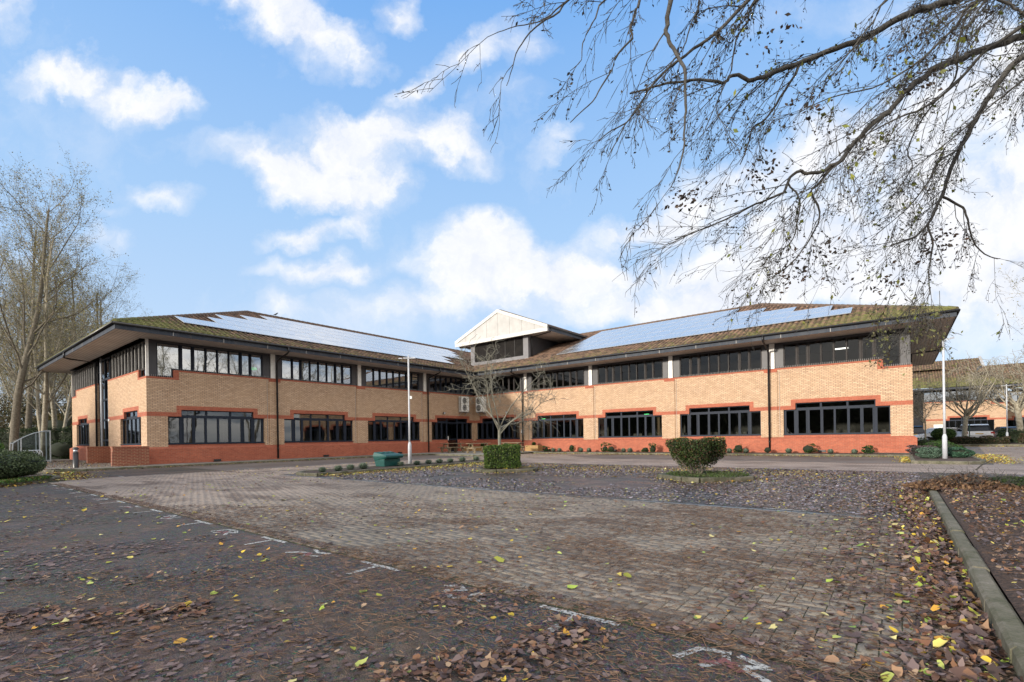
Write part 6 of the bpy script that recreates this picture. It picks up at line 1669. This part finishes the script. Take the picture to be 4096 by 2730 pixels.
for k in range(5):
    m0 = 6.3*k
    window(F3, lambda s, z, m0=m0: (m0+1 < s < m0+6 and z < 2.55) or (m0+1.65 < s < m0+5.35 and z < 2.92), [(m0+1.05+.62*j, m0+1.6+.62*j, 1.1, 2.48) for j in range(8)], [m0+1, m0+6, m0+1.65, m0+5.35], [1.05, 2.55, 2.92], fb)
    pb = MB(); F3.box(pb, m0+6.16, m0+6.44, -.1, .0, 5.09, 6.6); pb.build('post', MT['post'], fb)
window(F3, lambda s, z: True, [(.1+.66*k, .68+.66*k, 5.17, 6.4) for k in range(60)], [0, 44], [5.09, 6.6], fb, o=-.1, gm='glassup', fm='frame2')
b_ = MB(); b_.box(-4, 10.6, 87.35, 100, .1, 6.6); b_.box(10.85, 54, 96.2, 112, .1, 6.6); b_.build('core', MT['dark'], fb)
b_ = MB(); b_.box(-6, 12.2, 85.4, 87.6, 6.7, 6.95); b_.box(12.3, 56, 94.4, 96.5, 6.7, 6.95); b_.build('fascia', MT['fascia'], fb)
tiles('roof', (12.4, 85.3, 7.0), (-1, 0, 0), (0, k1, T*k1), 30, RL, lambda t: t*k1, lambda t: 30, fb, dx=.1)
tiles('roof', (58, 94.3, 7.0), (-1, 0, 0), (0, k1, T*k1), 54, RL, lambda t: 0, lambda t: 54, fb, dx=.1)
tiles('roof', (12.4, 85.3, 7.0), (0, 1, 0), (-k1, 0, T*k1), 12, RL, lambda t: t*k1, lambda t: 12, fb, dx=.1)
tiles('roof', (8.9, 91.5, 10.0), (-1, 0, 0), (0, k1, T*k1), 14, RL*.36, lambda t: 0, lambda t: 14, fb, dx=.1)
g2_ = MB(); g2_.poly([(8.95, 91.4, 10.0), (9.0, 95.2, 11.7), (9.0, 99, 10.0)]); g2_.bar((9.0, 91.3, 9.98), (9.0, 95.2, 11.75), .3, .12); g2_.build('gable', MT['grp'], fb)
tuple(plaque(*a) for a in [('wall_sign', 'small white sign on the far building beside its window', 'sign', (4.4-.3, 86.97, 1.7), 0, .95, .9)])
def car(label, loc, rz, paint, prof, L_=4.4, Wd=1.8, cat='car', rear_plate=True):
    """side profile (x forward, z) swept across the width with tumblehome; faces +x forward"""
    r = thing('parked_car', label, cat, loc, rz, 'cars parked behind the far hedges')
    body, glass_, roof = prof
    def sweep(poly, w0, w1, z0, z1, name, mat, bevel=0):
        mb = MB(); n = len(poly)
        def wz(z): t = min(1, max(0, (z-z0)/(z1-z0))); return w0+(w1-w0)*t
        a = [(x, -wz(z)/2, z) for x, z in poly]; b = [(x, wz(z)/2, z) for x, z in poly]
        mb.poly(a, (0,-1,0)); mb.poly(b, (0,1,0))
        for k in range(n): mb.quad(a[k], a[(k+1) % n], b[(k+1) % n], b[k])
        return mb.build(name, mat, r, False, bevel=bevel)
    sweep(body, Wd, Wd*.93, .3, 1.0, 'body', MT[paint], .05)
    sweep(glass_, Wd*.90, Wd*.72, .95, 1.7, 'windows', MT['carglass'])
    sweep(roof, Wd*.76, Wd*.70, 1.3, 1.8, 'roof', MT[paint], .03)
    for x in (-L_*.30, L_*.31):
        for s in (-1, 1):
            w = MB(); w.tube([(x, s*(Wd/2-.2), .33), (x, s*(Wd/2+.01), .33)], .33, 20); o = w.build('wheel', MT['rubber'], r, False)
            h = MB(); h.tube([(x, s*(Wd/2+.0), .33), (x, s*(Wd/2+.02), .33)], .2, 14); h.build('rim', MT['galv'], o, False)
    for s in (-1, 1):
        b = MB(); b.box(-L_/2-.015, -L_/2+.1, s*Wd*.46-.12, s*Wd*.46+.06 if s > 0 else s*Wd*.46+.12, .82, 1.02); b.build('tail_light', MT['redlamp'], r, False)
        b = MB(); b.box(L_*.18, L_*.24, s*Wd*.52-.09, s*Wd*.52+.09, 1.0, 1.13); b.build('wing_mirror', MT[paint], r, False)
    b = MB(); b.box(-L_/2-.03, -L_/2-.012, -.26, .26, .78, .9); b.build('number_plate', MT['plate'], r, False)
    b = MB(); b.box(-L_/2-.04, -L_/2+.05, -Wd*.45, Wd*.45, .28, .42); b.build('bumper', MT['rubber'], r, False)
    return r
SUV = ([(-2.3,.35),(-2.35,.75),(-2.25,1.08),(1.2,1.08),(2.1,.95),(2.3,.7),(2.3,.3)], [(-2.2,1.06),(-1.95,1.62),(.5,1.64),(1.3,1.07)], [(-2.1,1.60),(-1.85,1.70),(.3,1.72),(.55,1.62)])
HAT = ([(-2.0,.35),(-2.05,.7),(-1.95,.95),(1.1,.95),(1.9,.80),(2.05,.6),(2.05,.3)], [(-1.9,.93),(-1.4,1.38),(.2,1.42),(1.2,.94)], [(-1.5,1.36),(-1.25,1.45),(.1,1.47),(.3,1.40)])
car('white estate car seen from behind with a yellow number plate', (5.15, 60.6, .1), PI/2+.12, 'carwhite', SUV, 4.6, 1.85)
car('low white hatchback behind the round topped bush', (2.75, 62.0, .1), PI+.5, 'carwhite', HAT, 4.1, 1.75)
car('grey hatchback half hidden behind the dark green hedge', (7.75, 63.5, .1), PI/2+.05, 'cargrey', HAT, 4.1, 1.75)
car('dark blue people carrier behind the hedge at the right edge', (10.0, 63.5, .1), PI/2, 'cardark', SUV, 4.6, 1.85)
car('dark car beside the corner of the right wing', (.9, 63.5, .1), PI/2+.1, 'cardark', SUV, 4.6, 1.85)
sp_ = thing('sign_post', 'thin dark green signpost beside the white estate car', 'post', (4.75, 57.6, .1)); b = MB(); b.lathe([(.03, 0), (.03, 1.75)], 8); b.build('pole', simple('dark_green_paint', (.01,.06,.04), .5), sp_, False)
pl_ = thing('brick_pier', 'short brick and timber gate pier at the right edge', 'pier', (9.2, 54.6, .1)); b = MB(); b.box(9.0, 9.6, 54.4, 54.8, .1, .7); b.build('pier', MT['ramp'], pl_); b = MB(); b.box(9.0, 9.6, 54.42, 54.78, .701, 1.15); b.build('slats', MT['wood'], pl_)
# ================================================================== LIGHT AND SKY
SUN_EL = R(12); SUN_DIR = Vector((-.80, -.60, 0))      # towards the sun, in photograph-forward axes
sx, sy = fwd(SUN_DIR.x*.97, SUN_DIR.y)
sv = Vector((sx, sy, 0)).normalized()*math.cos(SUN_EL)+Vector((0, 0, math.sin(SUN_EL)))
sd = bpy.data.lights.new('sun', 'SUN'); sd.energy = 3.0; sd.angle = R(4); sd.color = (1, .92, .80)
so_ = bpy.data.objects.new('sun', sd); COL.objects.link(so_); so_.rotation_euler = sv.to_track_quat('Z', 'Y').to_euler(); so_.location = (0, 0, 30)
W = bpy.data.worlds.new('World'); C.world = W; W.use_nodes = True
nt = W.node_tree; bg = nt.nodes['Background']
sky = N(nt, 'ShaderNodeTexSky', sky_type='NISHITA', sun_disc=False); sky.sun_elevation = R(24)
sky.sun_rotation = math.atan2(sv.x, sv.y); sky.air_density = 1.0; sky.dust_density = .6; sky.ozone_density = 2.2
tc = N(nt, 'ShaderNodeTexCoord').outputs['Generated']
nrm = N(nt, 'ShaderNodeVectorMath', operation='NORMALIZE'); L(nt, tc, nrm.inputs[0]); D = nrm.outputs[0]
def dot(v, w):
    n = N(nt, 'ShaderNodeVectorMath', operation='DOT_PRODUCT'); L(nt, v, n.inputs[0]); n.inputs[1].default_value = w; return n.outputs['Value']
def mth(op, a, b=None, c=None, clamp=False):
    n = N(nt, 'ShaderNodeMath', operation=op, use_clamp=clamp)
    for k, v in enumerate((a, b, c)):
        if v is None: continue
        if isinstance(v, (int, float)): n.inputs[k].default_value = v
        else: L(nt, v, n.inputs[k])
    return n.outputs[0]
Xf = dot(D, (CW, SW, 0)); Yf = dot(D, (-SW, CW, 0)); Zf = dot(D, (0, 0, 1))
Ys = mth('MAXIMUM', Yf, .05)
A = mth('DIVIDE', Xf, Ys); B = mth('DIVIDE', Zf, Ys)
cmb = N(nt, 'ShaderNodeCombineXYZ'); L(nt, A, cmb.inputs[0]); L(nt, B, cmb.inputs[1])
# domain warp so the cloud edges are ragged
nz = N(nt, 'ShaderNodeTexNoise'); nz.inputs['Scale'].default_value = 5.5; nz.inputs['Detail'].default_value = 7; nz.inputs['Roughness'].default_value = .6; L(nt, cmb.outputs[0], nz.inputs['Vector'])
sub = N(nt, 'ShaderNodeVectorMath', operation='SUBTRACT'); L(nt, nz.outputs['Color'], sub.inputs[0]); sub.inputs[1].default_value = (.5, .5, .5)
scl = N(nt, 'ShaderNodeVectorMath', operation='SCALE'); L(nt, sub.outputs[0], scl.inputs[0]); scl.inputs['Scale'].default_value = .22
wp = N(nt, 'ShaderNodeVectorMath', operation='ADD'); L(nt, cmb.outputs[0], wp.inputs[0]); L(nt, scl.outputs[0], wp.inputs[1]); PW = wp.outputs[0]
# cloud banks: centre and half-axes (in photograph units 2353 wide), tilt in degrees (up to the right positive), weight
BL = [(140,160,110,38,8,1),(290,205,150,48,-14,1),(385,215,60,40,-10,.7),(0,35,50,60,0,.7),
 (600,25,230,50,-14,.9),(720,90,100,70,-35,.9),(830,125,60,34,-30,.7),(905,20,60,44,0,.9),
 (1070,135,170,42,24,.85),(960,200,70,28,10,.6),(1210,120,80,36,20,.5),
 (640,385,200,62,-16,1.1),(760,330,150,72,10,1),(900,300,170,62,4,1.1),(1060,320,90,48,-28,.9),(790,410,150,60,0,1),(885,425,80,62,10,.9),(830,505,50,50,30,.8),
 (370,445,75,34,-14,.8),(235,535,95,28,-16,.55),(250,470,60,22,0,.3),(60,600,90,40,0,.35),
 (710,527,110,30,2,.95),(720,612,150,34,-4,.7),(795,632,70,34,0,.6),(940,580,60,46,30,.35),
 (1110,545,120,60,-10,1.1),(1200,625,230,80,-6,1.2),(1060,610,90,60,0,1),(1360,640,140,48,0,.9),(1000,690,190,44,4,.7),(660,720,70,36,0,.55),(900,740,260,50,0,.45),
 (1440,530,150,42,12,.7),(1530,500,70,44,20,.7),(1275,330,60,26,38,.55),(1170,235,90,40,10,.25),
 (1760,400,300,70,22,1.1),(2150,270,280,90,24,1.3),(2350,120,200,120,0,1),(1700,560,260,80,18,.9),(2050,500,330,120,20,1.3),(2280,640,260,160,0,1.5),(1700,690,330,60,6,1.2),(1560,620,110,40,0,.6),(2000,30,260,40,0,.3),(1500,720,300,40,0,.9),(1900,640,260,90,0,1.1),(2420,400,160,260,0,1.2)]
tot = None
for x, y, rx, ry, an, w in BL:
    k = 4096/2353
    X, Y = x*k-2048, y*k-CY; c, s = math.cos(ROLL), math.sin(ROLL)
    ca, cb = (c*X-s*Y)/FPX, -(s*X+c*Y)/FPX
    mp = N(nt, 'ShaderNodeMapping', vector_type='TEXTURE'); L(nt, PW, mp.inputs[0])
    mp.inputs['Location'].default_value = (ca, cb, 0); mp.inputs['Rotation'].default_value = (0, 0, R(an)); mp.inputs['Scale'].default_value = (rx*k/FPX*1.28, ry*k/FPX*1.3, 1)
    gr = N(nt, 'ShaderNodeTexGradient', gradient_type='SPHERICAL'); L(nt, mp.outputs[0], gr.inputs[0])
    v = mth('MULTIPLY', gr.outputs['Fac'], w)
    tot = v if tot is None else mth('ADD', tot, v)
fine = N(nt, 'ShaderNodeTexNoise'); fine.inputs['Scale'].default_value = 9; fine.inputs['Detail'].default_value = 8; fine.inputs['Roughness'].default_value = .62; L(nt, PW, fine.inputs['Vector'])
dens = mth('MULTIPLY', tot, mth('MULTIPLY_ADD', fine.outputs['Fac'], 2.2, -.15))
wisp = N(nt, 'ShaderNodeTexNoise'); wisp.inputs['Scale'].default_value = 2.6; wisp.inputs['Detail'].default_value = 9; wisp.inputs['Roughness'].default_value = .62; L(nt, PW, wisp.inputs['Vector'])
dens = mth('ADD', dens, mth('MULTIPLY', mth('MAXIMUM', mth('SUBTRACT', wisp.outputs['Fac'], .52), 0), 1.5))
dens = mth('SMOOTH_MIN', dens, 1.0, .3)
front = ramp(nt, dens, [(.03, (0,0,0)), (.3, (.25,.25,.25)), (.8, (.80,.80,.80)), (1, (.95,.95,.95))])
# everywhere else: drifting cumulus from plain noise over the dome
dome = N(nt, 'ShaderNodeVectorMath', operation='SCALE'); L(nt, D, dome.inputs[0]); dv = mth('DIVIDE', 1.0, mth('MAXIMUM', mth('ADD', Zf, .12), .06)); L(nt, dv, dome.inputs['Scale'])
bn = N(nt, 'ShaderNodeTexNoise'); bn.inputs['Scale'].default_value = .9; bn.inputs['Detail'].default_value = 8; bn.inputs['Roughness'].default_value = .6; L(nt, dome.outputs[0], bn.inputs['Vector'])
back = ramp(nt, bn.outputs['Fac'], [(.36, (0,0,0)), (.56, (.95,.95,.95))])
isf = N(nt, 'ShaderNodeMapRange'); L(nt, Yf, isf.inputs[0])
for k, v in ((1, .12), (2, .4), (3, 0), (4, 1)): isf.inputs[k].default_value = v
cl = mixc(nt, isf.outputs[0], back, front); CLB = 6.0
clv = N(nt, 'ShaderNodeSeparateColor'); L(nt, cl, clv.inputs[0])
up_ = N(nt, 'ShaderNodeMapRange'); L(nt, Zf, up_.inputs[0])
for k, v in ((1, -.02), (2, .04), (3, 0), (4, 1)): up_.inputs[k].default_value = v
cf = mth('MULTIPLY', clv.outputs[0], up_.outputs[0])
# sky colour: physical sky, a little bluer overhead
hs = N(nt, 'ShaderNodeHueSaturation'); hs.inputs['Saturation'].default_value = 1.15; hs.inputs['Value'].default_value = 1.0; L(nt, sky.outputs[0], hs.inputs['Color'])
el = mth('DIVIDE', Zf, mth('SQRT', mth('MAXIMUM', mth('SUBTRACT', 1.0, mth('MULTIPLY', Zf, Zf)), .02)))
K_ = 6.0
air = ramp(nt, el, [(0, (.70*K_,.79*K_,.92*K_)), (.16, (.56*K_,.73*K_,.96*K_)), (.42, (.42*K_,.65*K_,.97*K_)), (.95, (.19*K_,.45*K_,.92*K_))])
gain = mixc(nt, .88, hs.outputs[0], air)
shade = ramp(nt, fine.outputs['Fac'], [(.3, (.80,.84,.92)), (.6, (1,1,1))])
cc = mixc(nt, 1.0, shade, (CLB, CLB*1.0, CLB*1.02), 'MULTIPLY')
cc = mixc(nt, isf.outputs[0], (12.5, 11.6, 10.4), cc)   # clouds out of view made far brighter to lift the light on the ground
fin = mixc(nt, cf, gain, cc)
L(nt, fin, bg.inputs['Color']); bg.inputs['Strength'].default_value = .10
vs = C.view_settings; C.display_settings.display_device = 'sRGB'
vs.view_transform = 'Standard'; vs.look = 'None'; vs.exposure = .8; vs.gamma = 1; vs.use_curve_mapping = False
C.render.resolution_x, C.render.resolution_y = 1024, 682
